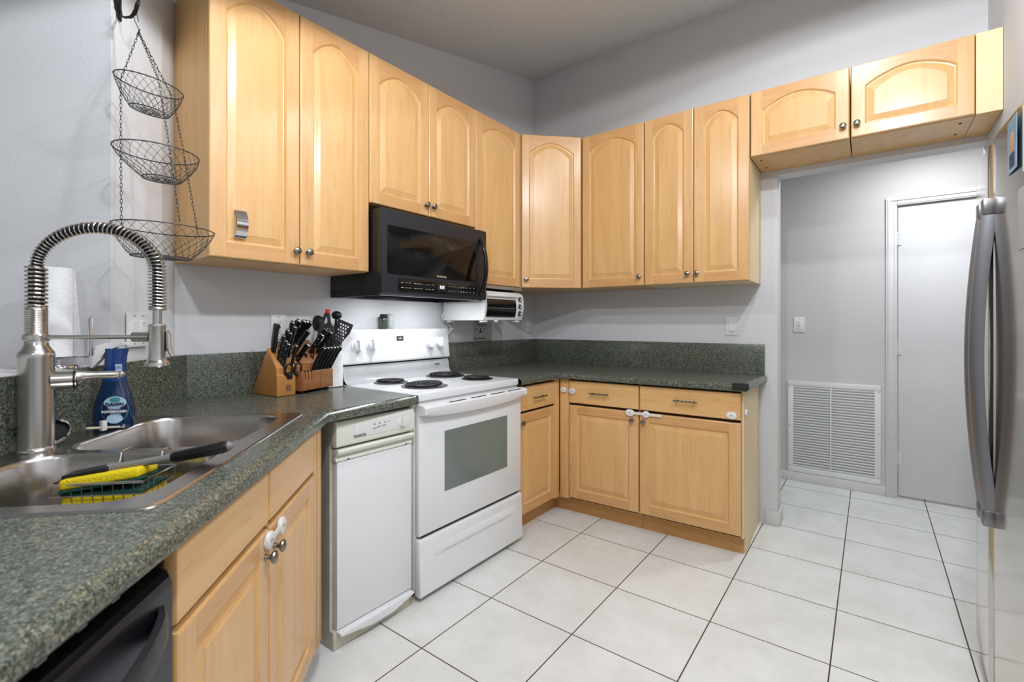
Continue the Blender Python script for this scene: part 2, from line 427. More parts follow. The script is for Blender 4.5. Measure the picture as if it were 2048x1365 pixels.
# ------------------------------------------------------------------ cabinets
def outline(x0, x1, z0, zs, rise, o, n=14):
    P = [(x0+o, z0+o), (x1-o, z0+o)]
    if rise <= 0: return P+[(x1-o, zs-o), (x0+o, zs-o)]
    for i in range(n+1):
        t = 1-2*i/n
        a = math.sqrt(max(0, 1-(t*.92)**2)); a0 = math.sqrt(1-.92**2)
        c = (a-a0)/(1-a0)*.72+.28*(.5+.5*math.cos(PI*t))
        P.append((x0+o+(x1-x0-2*o)*(t*.5+.5), zs+rise*c-o))
    return P
def door_mb(w, h, rise=0., stile=.056, rail=.056, top=.05, th=.021, flat=False, horiz=False):
    mb = MB(); e = .005
    V = 'woodx' if horiz else 'wood'
    R = lambda i, y: [(i, y, i), (w-i, y, i), (w-i, y, h-i), (i, y, h-i)]
    mb.loft([R(e, 0), R(.0015, .002), R(0, .006), R(0, th)], V, True, False, True)
    if flat:
        mb.f([mb.v(p) for p in R(e, 0)], V); return mb
    x0, x1, z0 = stile, w-stile, rail; zs = h-top-rise
    q = lambda a, b, c, d, m: mb.f([mb.v((a, 0, b)), mb.v((c, 0, b)), mb.v((c, 0, d)), mb.v((a, 0, d))], m)
    q(e, e, x0, h-e, 'woods'); q(x1, e, w-e, h-e, 'woods'); q(x0, e, x1, z0, 'woodr')
    L = outline(x0, x1, z0, zs, rise, 0)
    arch = L[2:]
    for a, b in zip(arch[:-1], arch[1:]):
        mb.f([mb.v((a[0], 0, a[1])), mb.v((a[0], 0, h-e)), mb.v((b[0], 0, h-e)), mb.v((b[0], 0, b[1]))], 'woodr')
    lp = [[(x, y, z) for x, z in outline(x0, x1, z0, zs, rise, o)] for o, y in ((0, 0), (.003, .004), (.006, .009), (.010, .0098), (.036, .0022), (.0365, .0012))]
    mb.loft(lp, 'wood', True, False, True)
    return mb
def knob_part(parent, x, z, y=0.):
    mb = MB()
    mb.lathe([(.0085, 0), (.0085, -.002), (.0055, -.006), (.0055, -.012), (.0135, -.018), (.0155, -.022), (.0145, -.026), (.009, -.0285), (.003, -.0295)], 'knob', 20, (x, y, z), 'y')
    return obj('knob', mb, parent)
def pull_part(parent, x, z, L=.125, y=0.):
    mb = MB()
    for s in (-1, 1):
        mb.cyl((x+s*L*.36, y, z), (x+s*L*.36, y-.024, z), .0042, 'knob', n=10)
        mb.sph((x+s*L*.5, y-.026, z), .0052, 'knob', n=10, k=6)
    n = 24
    rs = [.0038+.0022*abs(math.sin(PI*6*i/n))*(1-abs(2*i/n-1)**3*.6) for i in range(n+1)]
    mb.tube([(x-L/2+L*i/n, y-.026, z) for i in range(n+1)], .005, 'knob', 10, rs=rs)
    return obj('bar_pull', mb, parent)
def cabinet(name, label, loc, rz, w, h, d, doors, side='panel', bottom='panel', group=None, cat='cabinet', gapm=True):
    """doors: list of (x0,z0,x1,z1,rise,knob(x,z)|None,kind)"""
    t = thing(name, label, cat, loc, rz, group)
    mb = MB(); mb.box(.001, .0225, 0, w-.001, d, h, side)
    mb.box(.006, .0205, .004, w-.006, .0226, h-.004, 'gap')
    obj('cabinet_body', mb, t)
    for x0, z0, x1, z1, rise, kn, kind in doors:
        flat = kind == 'drawer'
        o = obj('drawer_front' if flat else 'door', door_mb(x1-x0, z1-z0, rise, flat=flat, horiz=flat), t, smooth=9)
        o.location = (x0, 0, z0)
        if kn and flat: pull_part(o, kn[0]-x0, kn[1]-z0)
        elif kn: knob_part(o, kn[0]-x0, kn[1]-z0)
    return t
g = .0035
UZ, UT = 1.468, 2.515; UH = UT-UZ
def updoors(w, n, rise, kx, z0=0., h=UH):
    r = []
    for i in range(n):
        a = w*i/n+g/2; b = w*(i+1)/n-g/2
        r.append((a, z0+.002, b, z0+h-.002, rise, (kx[i], z0+.057) if kx[i] is not None else None, 'door'))
    return r
UX = .345
c = cabinet('wall_cabinet', 'tall double-door maple wall cabinet left of the microwave, beside the hanging wire baskets', (UX, -2.56, UZ), RA, .685, UH, UX-.003, updoors(.685, 2, .075, (.322, .375)))
cabinet('wall_cabinet', 'short double-door maple wall cabinet directly above the black microwave', (UX, -1.874, 1.80), RA, .757, UT-1.80, UX-.003, updoors(.757, 2, .07, (.355, .405), 0, UT-1.80))
cabinet('wall_cabinet', 'single-door maple wall cabinet between the microwave and the corner cabinet', (UX, -1.116, UZ), RA, .456, UH, UX-.003, updoors(.456, 1, .07, (None,)))
# diagonal corner cabinet
t = thing('corner_cabinet', 'angled maple wall cabinet with one arched door in the room corner', 'cabinet', (UX, -.655, UZ), PI/4)
dw = math.hypot(.64-UX, .655-UX)
mb = MB()
P = [(UX, -.655), (.64, -UX), (.64, -.003), (.003, -.003), (.003, -.655)]
Mi = Matrix.Rotation(-PI/4, 4, 'Z') @ Matrix.Translation((-UX, .655, 0)); 
Q = [tuple((Mi @ Vector((x, y, 0)))[:2]) for x, y in P]
Q[0] = (Q[0][0]+.001, .0225); Q[1] = (Q[1][0]-.001, .0225)
mb.prism(Q, 0, UH, 'panel', 'xy'); obj('cabinet_body', mb, t)
o = obj('door', door_mb(dw-.012, UH-.004, .07, stile=.05), t, smooth=9); o.location = (.006, 0, .002); knob_part(o, .03, .055)
cabinet('wall_cabinet', 'single-door maple wall cabinet right of the angled corner cabinet', (.643, -UX, UZ), 0, .444, UH, UX-.003, updoors(.444, 1, .07, (.418,)))
cabinet('wall_cabinet', 'double-door maple wall cabinet at the right end of the back-wall run', (1.089, -UX, UZ), 0, .611, UH, UX-.003, updoors(.611, 2, .065, (.273, .327)), side='paleside')
PZ = 2.155; PH = UT-PZ
for lab, x, ww, kx in (('short wide maple cabinet over the passage, nearer the tall wall cabinets', 1.704, .452, .425), ('short wide maple cabinet over the passage, nearer the refrigerator', 2.160, .452, .026)):
    t = cabinet('passage_cabinet', lab, (x, -UX, PZ), 0, ww, PH, UX-.003, [(g/2, .002, ww-g/2, PH-.002, .06, (kx, .063), 'door')], side='paleside')
    mb = MB(); mb.box(.001, .024, -.001, ww-.001, UX-.003, .0005, 'panel'); obj('bottom_panel', mb, t)
    xs = .04 if x < 2 else ww-.04
    for yy in (.09, .25):
        mb = MB(); mb.cyl((xs, yy, -.003), (xs, yy, 0), .006, 'gap', n=12); obj('screw_cap', mb, t)
mb = MB(); mb.box(2.6135, -UX+.003, PZ, 2.698, -.003, UT-.003, 'paleside')
mb.box(2.6135, -UX+.003, PZ-.001, 2.698, -.003, PZ+.0008, 'panel')
tag(obj('filler_panel', mb), 'plain pale filler panel closing the gap at the right end of the passage cabinets', 'panel')
# bits on the cabinets
t = thing('door_clip', 'curved chrome band stuck low on the leftmost cabinet door', 'handle', (UX, -2.454, 1.60), RA)
mb = MB(); n = 16; W = .02; pr = []
for i in range(n+1):
    a = i/n; pr.append((-.004-.022*math.sin(PI*a)**.8, -.052+.104*a))
loops = []
for i, (y, z) in enumerate(pr):
    loops.append([(-W, y, z), (W, y, z), (W, y+.0025, z), (-W, y+.0025, z)])
mb.loft(loops, 'chrome', True, True, True); obj('band', mb, t)
for z in (-.053, .043):
    mb = MB(); mb.box(-W, -.004, z, W, 0, z+.010, 'chrome'); obj('mount', mb, t)

# base cabinets, right of the stove and along the back wall
BT = .873
def base_cab(name, lab, loc, rz, w, dep, doors, fill=(), toe=(0, 0)):
    t = cabinet(name, lab, (loc[0], loc[1], .1), rz, w, BT-.1, dep, [(a, b-.1, c2, d2-.1, 0, (k[0], k[1]-.1) if k else None, kd) for a, b, c2, d2, k, kd in doors], side='panel')
    if toe:
        mb = MB(); mb.box(toe[0], .075, -.1, toe[1] or w, .09, 0, 'toe'); obj('toe_kick', mb, t)
    for x0, x1 in fill:
        mb = MB(); mb.box(x0, .002, .004, x1, .0226, BT-.1-.004, 'wood', .002); obj('filler_strip', mb, t)
    return t
base_cab('base_cabinet', 'narrow maple base cabinet between the stove and the inside corner', (.632, -1.083, 0), RA, .462, .59,
         [(.004, .115, .404, .70, (.035, .652), 'door'), (.004, .714, .404, .858, (.21, .785), 'drawer')], fill=[(.407, .461)], toe=(0, .53))
BR = math.radians(2.2)
def Bp(x, y=0.): return (.634+x*math.cos(BR)-y*math.sin(BR), -.622+x*math.sin(BR)+y*math.cos(BR), 0)
base_cab('base_cabinet', 'maple base cabinet in the back-wall run, beside the inside corner', Bp(0), BR, .525, .54,
         [(.066, .115, .522, .705, (.49, .658), 'door'), (.066, .72, .522, .862, (.28, .793), 'drawer')], fill=[(.0, .062)], toe=(-.078, 0))
t = base_cab('base_cabinet', 'maple base cabinet with exposed side at the right end of the counter', Bp(.527), BR, .545, .52,
         [(.003, .115, .542, .705, (.03, .656), 'door'), (.003, .72, .542, .862, (.265, .797), 'drawer')])
mb = MB(); mb.prism([(.021, 0), (.085, 0), (.085, -.1), (.56, -.1), (.56, .773), (.021, .773)], .5452, .553, 'paleside', 'yz'); obj('side_panel', mb, t)
# sink cabinet (diagonal): hollow carcass
t = thing('sink_cabinet', 'light maple double-door base cabinet under the sink', 'cabinet', D(.92, .022, 0), RD)
SW = .835
mb = MB()
mb.box(0, .0225, .1, .018, .58, .70, 'panel'); mb.box(SW-.018, .0225, .1, SW, .58, .70, 'panel'); mb.box(.018, .0225, .1, SW-.018, .58, .118, 'panel')
mb.box(0, .0225, .118, SW, .03, BT, 'gap'); mb.box(.018, .572, .118, SW-.018, .58, .70, 'panel'); obj('cabinet_body', mb, t)
mb = MB(); mb.box(0, .075, 0, SW, .09, .1, 'toe'); obj('toe_kick', mb, t)
for x0, x1, kx in ((.005, .412, .387), (.421, .826, .447)):
    o = obj('door', door_mb(x1-x0, .60, 0), t, smooth=9); o.location = (x0, 0, .115); knob_part(o, kx-x0, .655-.115)
    o = obj('false_drawer_front', door_mb(x1-x0, .128, 0, flat=True, horiz=True), t); o.location = (x0, 0, .73)
for a_ in ((.832, .002, .1, .876, .0226, BT), (.878, .002, .1, .925, .0226, BT), (.412, .006, .72, .421, .0226, .858)):
    mb = MB(); mb.box(*a_, 'wood', .001); obj('filler_strip', mb, t)

# child locks
def lock(name, lab, loc, rz, pads, strap=None, group=None, label2=None):
    t = thing(name, lab, 'child lock', loc, rz, group)
    for (x, z, w_, h_) in pads:
        mb = MB(); mb.prism(rrect(x-w_/2, z-h_/2, x+w_/2, z+h_/2, min(w_, h_)*.42, 5), -.011, 0, 'whitep', 'xz', .002)
        for k in (-.004, .004): mb.box(x+k-.0025, -.0118, z-.003, x+k+.0025, -.0108, z+.003, 'grey')
        obj('pad', mb, t)
    if strap:
        mb = MB(); mb.box(*strap, 'strap', .0008); obj('strap', mb, t)
    return t
q = Bp(.031, -.0005); lock('child_lock', 'white child lock pad on the corner filler strip', (q[0], q[1], .80), BR, [(0, 0, .042, .032)])
q = Bp(.092, -.0005); lock('child_lock', 'white child lock pad on the left drawer of the back-wall run', (q[0], q[1], .797), BR, [(0, 0, .042, .034)])
q = Bp(.518, -.0005); lock('child_lock', 'white child lock strapped across the two doors under the back counter', (q[0], q[1], .70), BR, [(-.045, 0, .05, .036), (.052, 0, .04, .036)], (-.03, -.008, -.008, .14, -.0055, .008))
q = Bp(1.026, -.0005); lock('child_lock', 'white child lock pad on the right drawer beside the cabinet end', (q[0], q[1], .745), BR, [(0, 0, .05, .036)])
q = Bp(1.0805, .06); lock('child_lock', 'white child lock with loose strap on the pale cabinet end', (q[0], q[1], .755), BR+PI/2, [(0, 0, .022, .032)], (.008, -.005, -.008, .11, -.003, .008))
q = D(.49, .0215); lock('child_lock', 'white child lock strapped across the doors of the sink cabinet', (q[0], q[1], .692), RD, [(-.032, 0, .042, .042), (.055, 0, .042, .042)], (-.03, -.010, -.008, .055, -.006, .008))

# ------------------------------------------------------------------ countertops
CT = .912; CB = .874
NOSE = [(0, CT), (.006, CT), (.0215, CT-.0105), (.0225, CT-.014), (.0225, CB+.006), (.018, CB), (-.06, CB)]
def nose(mb, path, m, up=None):
    P = [Vector((x, y)) for x, y in path]; loops = []
    for i, p in enumerate(P):
        ns = []
        for a, b in ((i-1, i), (i, i+1)):
            if a < 0 or b >= len(P): continue
            t_ = (P[b]-P[a]).normalized(); ns.append(Vector((t_.y, -t_.x)))
        n_ = ns[0] if len(ns) == 1 else (ns[0]+ns[1])/(1+ns[0].dot(ns[1]))
        loops.append([(p.x+n_.x*o, p.y+n_.y*o, z) for o, z in NOSE])
    mb.loft(loops, m, False)
def flat_poly(mb, outer, holes, z, m):
    es = []
    for lp in [outer]+holes:
        vs = [mb.v((x, y, z)) for x, y in lp]
        for i in range(len(vs)): es.append(mb.bm.edges.new((vs[i], vs[(i+1) % len(vs)])))
    r = bmesh.ops.triangle_fill(mb.bm, use_beauty=True, use_dissolve=False, edges=es)
    for fc in r['geom']:
        if isinstance(fc, bmesh.types.BMFace): fc.material_index = mb.mi(m)
# right countertop
t = thing('countertop', 'green speckled laminate countertop right of the stove and along the back wall', 'countertop', (0, 0, 0))
fi = Bp(0, 0); fe = Bp(1.10, 0.02)
inner = (.638, -.632); end = (1.712, -.582)
front = [(.638, -1.083), inner, end, (1.712, -.003)]
mb = MB(); flat_poly(mb, [(.003, -1.083), (.638, -1.083), inner, end, (1.712, -.003), (.003, -.003)], [], CT, 'granite')
# path direction so that the outside is to the right of travel
nose(mb, front, 'granite')
mb.f([mb.v(p) for p in ((.003, -1.083, CT), (.638, -1.083, CT), (.638, -1.083, CB), (.003, -1.083, CB))], 'granite')
obj('worktop', mb, t)
mb = MB(); mb.box(.002, -1.083, CT, .02, -.002, 1.098, 'granite', .0015); mb.box(.02, -.02, CT, 1.722, -.002, 1.098, 'granite', .0015); obj('backsplash', mb, t)
# left countertop with the sink cut-out
SNK = rrect(.03, .088, .875, .622, .03, 4)      # (s,d)
t = thing('countertop', 'green speckled laminate countertop around the sink, left of the stove', 'countertop', (0, 0, 0))
bend = (.680, -2.318)
e1 = D(1.95, .0225); e2 = D(1.95, .643); e3 = (.002, -2.557)
mb = MB(); flat_poly(mb, [(.003, -1.862), (.003, -2.556), e2[:2], e1[:2], bend, (.658, -1.862)], [[D(a, b)[:2] for a, b in SNK]], CT, 'granite')
nose(mb, [e1[:2], bend, (.650, -1.862)], 'granite')
mb.f([mb.v(p) for p in ((.003, -1.862, CT), (.672, -1.862, CT), (.672, -1.862, CB), (.003, -1.862, CB))], 'granite')
obj('worktop', mb, t)
mb = MB(); mb.box(.002, -2.562, CT, .02, -1.862, 1.098, 'granite', .0015)
mb.prism(dpoly(-.325, 1.95, .625, .6435), CT, 1.098, 'granite', 'xy'); obj('backsplash', mb, t)
t = thing('corner_guard', 'black rubber guard on the front right corner of the back counter', 'corner guard', (1.7125, -.585, CT-.016), BR)
mb = MB(); mb.box(-.045, -.032, -.014, .027, -.0225, .018, 'rubber', .004); mb.box(-.045, -.032, .0165, .027, -.005, .0215, 'rubber', .002); mb.box(.0225, -.03, -.014, .030, .002, .018, 'rubber', .003); obj('guard', mb, t)

# ------------------------------------------------------------------ trash compactor
YC, WC = -2.252, .378
t = thing('trash_compactor', 'white narrow trash compactor under the counter left of the stove', 'trash compactor', (.645, YC, 0), RA)
mb = MB(); mb.box(0, .028, 0.004, WC, .60, .862, 'dirty'); obj('case', mb, t)
mb = MB(); mb.box(.012, -.002, .075, WC-.004, .027, .704, 'white', .004); obj('door', mb, t)
mb = MB()
mb.prism([(.027, .706), (-.004, .706), (-.004, .716), (.008, .724), (-.016, .736), (-.020, .748), (-.014, .754), (.027, .754)], .006, WC-.003, 'cream', 'yz', .002)
for x in (.055, WC-.04): mb.box(x, -.0055, .7075, x+.007, -.003, .7115, 'ink')
obj('handle', mb, t)
mb = MB(); mb.prism([(.027, .762), (-.010, .762), (-.017, .77), (-.017, .842), (-.008, .858), (.027, .862)], .0, WC-.002, 'cream', 'yz', .003)
p = obj('control_panel', mb, t)
mb = MB(); mb.box(.075, -.0185, .785, .345, -.0168, .838, 'whitep', .0006)
for x in (.165, .190, .216): mb.box(x, -.0195, .823, x+.005, -.018, .8275, 'ink')
for x, z in ((.160, .806), (.18, .810), (.205, .812)): mb.box(x, -.0195, z, x+.018, -.0182, z+.0035, 'grey')
for x in (.231, .24): mb.box(x, -.0195, .825, x+.006, -.0182, .8265, 'grey')
text_mesh(mb, 'KENMORE', .013, (.100, -.0186, .7925), 'ink', .0008, sx=.9, bold=.0003)
mb.box(.075, -.0186, .7865, .13, -.0182, .7873, 'ink')
obj('control_plate', mb, p)
mb = MB(); mb.lathe([(.019, -.017), (.019, -.021), (.015, -.0225)], 'whitep', 24, (.305, 0, .812), 'y'); mb.prism(rrect(.2995, .790, .3105, .832, .005), -.034, -.021, 'whitep', 'xz', .0015); mb.box(.302, -.0345, .790, .308, -.028, .797, 'grey'); obj('start_knob', mb, p)
mb = MB()
mb.prism([(.012, .060), (.150, .044), (.160, .038), (.245, .038), (.255, .044), (.365, .064), (.368, .072), (.010, .072)], -.030, .027, 'white', 'xz', .003)
obj('foot_pedal', mb, t)
mb = MB(); mb.box(0, .003, 0.002, WC-.012, .028, .068, 'dirty', .001); mb.box(WC-.012, .006, .004, WC-.004, .03, .06, 'toe'); obj('base_panel', mb, t)
mb = MB(); mb.box(-.002, .012, .863, WC, .03, .8735, 'gap'); tag(obj('counter_rail', mb), 'dark brown wooden rail between the compactor and the countertop edge', 'rail'); o = bpy.data.objects['counter_rail']; o.location = (.645, YC, 0); o.rotation_euler = (0, 0, RA)
mb = MB(); mb.box(.05, -1.872, 0, .628, -1.862, CB-.001, 'panel', .001); tag(obj('divider_panel', mb), 'thin maple divider panel between the compactor and the stove', 'panel')

# ------------------------------------------------------------------ stove
YS, WS = -1.856, .766
t = thing('electric_stove', 'white electric coil stove under the microwave', 'stove', (.665, YS, 0), RA)
mb = MB(); mb.box(.002, .03, .045, WS-.002, .63, .876, 'white', .002); obj('case', mb, t)
# cooktop with upswept back
mb = MB(); mb.box(0, .018, .877, WS, .565, .914, 'white', .007, 3)
n = 8; loops = []
pr = [(.50, .9138)]+[(.565-.045*(1-math.sin(PI/2*i/n))+.0, .9138+.045*(1-math.cos(PI/2*i/n))) for i in range(n+1)]+[(.57, .99), (.578, 1.004), (.62, 1.004), (.62, .88)]
mb.loft([[(x, y, z) for y, z in pr] for x in (.004, WS-.004)], 'white', False, True, True); 
mb.prism(pr, .004, WS-.004, 'white', 'yz')
ck = obj('cooktop', mb, t)
mb = MB()
pts = [(.66+.022*math.cos(a)*1.0, .5645, .978+.006*math.sin(a)) for a in [2*PI*i/20 for i in range(20)]]
mb.tube(pts, .0011, 'grey', 6, True); ob_ = obj('oval_badge', mb, ck)
mb = MB(); text_mesh(mb, 'whirlpool', .0095, (.66, .5640, .978), 'ink', .0012); obj('badge_lettering', mb, ck)
def burner(x, y, R, tilt=0.):
    mb = MB(); mb.lathe([(R*1.19, .9145), (R*1.22, .9185), (R*1.12, .9185), (R*1.02, .9145), (R*.3, .9142), (.001, .9142)], 'pan', 36, (x, y, 0), caps=False)
    p = obj('drip_pan', mb, ck)
    mb = MB(); turns = 4.5 if R > .085 else 3.5; n = int(turns*26); pts = []
    for i in range(n+1):
        a = 2*PI*turns*i/n; r = .018+(R-.018)*i/n
        pts.append((x+r*math.cos(a), y+r*math.sin(a), .9262+tilt*math.cos(a)*r))
    mb.tube(pts, .0052, 'coil', 8)
    for k in range(3):
        a = 2*PI*k/3+.5; mb.box(x-.002, y-.002, .917, x+.002, y+.002, .922, 'coil')
        mb.tube([(x, y, .9192), (x+R*math.cos(a), y+R*math.sin(a), .9192)], .0022, 'pan', 6)
    obj('heating_coil', mb, p)
burner(.215, .195, .094, .05); burner(.205, .44, .072); burner(.605, .44, .094, .02); burner(.60, .185, .072)
# control backguard
mb = MB(); mb.prism([(.60, 1.012), (.567, 1.012), (.561, 1.02), (.581, 1.188), (.588, 1.194), (.645, 1.194), (.645, 1.012)], 0, WS, 'white', 'yz', .004)
bg = obj('control_panel', mb, t)
mb = MB(); mb.box(.004, .585, 1.002, WS-.004, .62, 1.0125, 'black'); obj('vent_slot', mb, bg)
mb = MB()
mb.box(.352, .5735, 1.127, .400, .5775, 1.154, 'ink'); obj('clock_window', mb, bg); mb = MB()
text_mesh(mb, '3:42', .017, (.376, .5730, 1.141), 'white', .0012, zdir=(0, .118, .993)); obj('clock_digits', mb, bg); mb = MB()
mb.box(.30, .5795, 1.165, .445, .582, 1.167, 'grey')
for i in range(7): mb.box(.345+i*.011, .5718, 1.107, .352+i*.011, .5735, 1.110, 'lightp')
obj('panel_printing', mb, bg); mb = MB(); text_mesh(mb, 'Whirlpool', .010, (.385, .5672, 1.058), 'lightp', .001, zdir=(0, .118, .993))
obj('panel_lettering', mb, bg)
for x, z in ((.085, 1.105), (.175, 1.108), (.595, 1.106), (.672, 1.108)):
    mb = MB(); y = .5612+(z-1.02)*.119
    mb.M = Matrix.Translation((x, y, z)) @ Matrix.Rotation(-math.atan(.119), 4, 'X')
    mb.lathe([(.034, 0), (.033, -.005), (.026, -.009), (.024, -.022), (.02, -.025)], 'white', 26, (0, 0, 0), 'y')
    mb.prism(rrect(-.008, -.030, .008, .032, .007), -.042, -.008, 'white', 'xz', .002); obj('knob', mb, bg)
# oven door
mb = MB(); mb.box(.004, 0, .288, WS-.004, .028, .868, 'white', .005)
mb.box(.02, .004, .282, WS-.02, .028, .29, 'black')
dr = obj('oven_door', mb, t)
mb = MB(); mb.prism(rrect(.160, .448, .634, .728, .003), -.0012, .002, 'oveng', 'xz'); obj('oven_window', mb, dr)
mb = MB()
loops = []
n = 20
for i in range(n+1):
    a = i/n; x = .002+(WS-.004)*a; z0 = .825-.022*math.sin(PI*a)**.6
    loops.append([(x, -.002, .868), (x, -.034, .864), (x, -.042, .855), (x, -.040, .830), (x, -.030, z0), (x, -.002, z0-.004)])
mb.loft(loops, 'white', True, True, True)
for grp in (.16, .31, .46, .60):
    for i in range(11):
        x = grp+i*.0105; mb.box(x, -.036, .8632, x+.006, -.026, .8662, 'ink')
obj('door_handle', mb, dr)
mb = MB()
xs = [0, .10, .16, .62, .68, WS-.004-.002]
mb.prism([(.028, .275), (.0, .272), (-.004, .262), (-.012, .03), (-.008, .022), (.028, .022)], .003, WS-.003, 'white', 'yz', .003)
loops = [[(x, -.0062, .225), (x, -.0062-h, .200), (x, -.0075-h*.6, .188), (x, -.0085, .178)] for x, h in ((.09, .0), (.13, .006), (.19, .013), (.58, .013), (.65, .006), (.70, .0))]
mb.loft(loops, 'white', False)
obj('storage_drawer', mb, t)
for x in (.05, .70):
    for y in (.06, .55):
        mb = MB(); mb.cyl((x, y, 0), (x, y, .05), .016, 'black', n=12); obj('foot', mb, t)
mb = MB(); mb.box(.03, .05, .02, WS-.03, .6, .045, 'black'); obj('base_pan', mb, t)

# ------------------------------------------------------------------ microwave
YM, WM = -1.866, .752
t = thing('over_range_microwave', 'black stainless microwave mounted under the cabinet above the stove', 'microwave', (.425, YM, 1.357), RA)
mb = MB(); mb.box(.002, .03, .04, WM-.002, .421, .413, 'bside', .002); mb.box(.002, .03, .002, .010, .421, .042, 'bside'); mb.box(WM-.010, .03, .002, WM-.002, .421, .042, 'bside'); mb.box(.01, .405, .004, WM-.01, .421, .042, 'bside'); mb.box(.01, .03, .004, WM-.01, .06, .042, 'shield')
obj('case', mb, t)
mb = MB()
mb.prism([(.03, .008), (.006, .008), (0, .014), (0, .408), (.006, .413), (.03, .413)], 0, WM, 'bsteel', 'yz'); fd = obj('front_frame', mb, t)
mb = MB(); mb.prism(rrect(.034, .105, .655, .336, .008), -.002, .004, 'bglass', 'xz', .0008); wd = obj('door_window', mb, fd)
mb = MB(); text_mesh(mb, 'SAMSUNG', .0145, (.385, -.0024, .116), 'gold', .0008, sx=1.05, bold=.0002); obj('brand_lettering', mb, fd)
mb = MB(); mb.prism(rrect(.098, .024, .663, .088, .003), -.0022, .003, 'bglass', 'xz', .0008); cp = obj('touch_panel', mb, fd)
mb = MB()
mb.box(.360, -.003, .044, .414, -.002, .077, 'nylon'); obj('clock_window', mb, cp); mb = MB(); text_mesh(mb, '1:21', .021, (.388, -.0032, .060), 'disp', .0008, bold=.0004); obj('clock_digits', mb, cp)
mb = MB(); random.seed(3)
for r, z in enumerate((.068, .044)):
    for x, ww in ((.112, .018), (.142, .010), (.160, .015), (.194, .018), (.218, .014), (.238, .012), (.275, .008), (.294, .008), (.314, .015)):
        mb.box(x, -.0028, z-.0012, x+ww, -.0021, z+.0012, 'lightp')
        if 3 < 0: pass
    for i in range(5): mb.box(.437+i*.018, -.0028, z-.0025, .4395+i*.018, -.0021, z+.0025, 'lightp')
    for x in (.532, .552):
        mb.box(x, -.0028, z-.003, x+.008, -.0021, z-.0005, 'lightp'); mb.box(x, -.0028, z+.001, x+.010, -.0021, z+.003, 'lightp')
    for x, ww in ((.572, .012), (.602, .010), (.636, .010)): mb.box(x, -.0028, z-.001, x+ww, -.0021, z+.0015, 'lightp')
obj('key_markings', mb, cp)
mb = MB(); n = 18; loops = []
for i in range(n+1):
    a = i/n; z = .028+.335*a; bow = .046*math.sin(PI*a)**.75
    c_, hw, hd = -.002-bow, .0125, .007
    loops.append([(.700-hw, c_+hd, z), (.700-hw, c_-hd*.4, z), (.700-hw*.5, c_-hd, z), (.700+hw*.5, c_-hd, z), (.700+hw, c_-hd*.4, z), (.700+hw, c_+hd, z)])
mb.loft(loops, 'blacks', True, True, True)
obj('door_handle', mb, fd)
mb = MB()
for x0, x1 in ((.04, .35), (.40, .71)):
    mb.box(x0, .07, .030, x1, .24, .0395, 'steel')
    for i in range(11): mb.box(x0+.012+i*.026, .08, .0285, x0+.02+i*.026, .23, .0305, 'shield')
obj('grease_filter', mb, t)

# ------------------------------------------------------------------ toaster oven under the single cabinet
mb = MB(); mb.M = Matrix.Translation((UX, -1.112, UZ)) @ Matrix.Rotation(RA, 4, 'Z')
mb.prism([(.0, -.001), (-.004, -.004), (-.012, -.022), (-.012, -.024), (.32, -.004), (.32, -.001)], .0, .458, 'shield', 'yz')
tag(obj('heat_shield', mb), 'grey sheet-metal shield under the cabinet above the toaster oven', 'heat shield')
TY, TW = -1.075, .395
t = thing('toaster_oven', 'white under-cabinet toaster oven hanging right of the microwave', 'toaster oven', (.375, TY, 1.245), RA)
TH = .183
mb = MB()
def tprof(): 
    P = [(.345, .0), (.345, TH)]
    P += [(.02, TH), (.004, TH-.012)]
    for i in range(9):
        a = i/8; P.append((-.016*math.sin(PI*(.2+.8*a))+.004, (TH-.02)*(1-a)+.004*a))
    P += [(.012, 0)]
    return P
mb.prism(tprof(), 0, TW, 'whitep', 'yz', .002); obj('case', mb, t)
mb = MB(); loops = []
for i in range(9):
    a = i/8; z = .022+.125*a; y = -.0135+.012*(2*a-1)**2-.004
    loops.append([(.012, y, z), (.305, y, z)])
mb.loft(loops, 'bglass', False)
dd = obj('glass_door', mb, t)
mb = MB(); mb.box(.006, -.026, .148, .318, -.008, .164, 'whitep', .004); obj('door_handle', mb, dd)
mb = MB()
for z in (.075,): mb.box(.02, -.0195, z, .29, -.018, z+.003, 'shield')
for i in range(14): mb.box(.03+i*.018, -.0175, .026, .033+i*.018, -.016, .03, 'shield')
obj('rack', mb, dd)
for z in (.138, .092, .046):
    mb = MB(); y = -.014
    mb.lathe([(.0165, 0), (.0165, -.004), (.012, -.006)], 'ink', 20, (.352, y+.004, z), 'y'); mb.box(.346, y-.014, z-.010, .358, y-.002, z+.004, 'whitep', .002); mb.box(.366, y-.006, z-.002, .373, y+.002, z+.002, 'ink'); obj('knob', mb, t)
for x in (.03, .36):
    for y in (.03, .31):
        mb = MB(); mb.box(x-.02, y-.018, -.012, x+.02, y+.018, .002, 'whitep', .003); obj('foot', mb, t)
mb = MB(); mb.cyl((.10, -.004, -.004), (.10, -.022, -.004), .008, 'whitep'); obj('crumb_tray_knob', mb, t)
for x in (.03, .36):
    mb = MB(); mb.box(x, .05, TH-.001, x+.012, .28, UZ-1.245-.003, 'shield'); obj('hanger_bracket', mb, t)
mb = MB(); pts = [(.045, -1.083, 1.30), (.03, -1.087, 1.27), (.02, -1.07, 1.245), (.02, -1.01, 1.215), (.018, -.985, 1.195), (.018, -.99, 1.185), (.02, -1.02, 1.16), (.024, -1.045, 1.135), (.03, -1.055, 1.12)]
mb.tube(pts, .0042, 'whitep', 8); t = tag(obj('power_cord', mb), 'white cord dropping from the toaster oven behind the stove', 'cord')
mb = MB(); mb.box(.010, -.996, 1.182, .028, -.974, 1.20, 'whitep', .003); obj('cord_clip', mb, t)
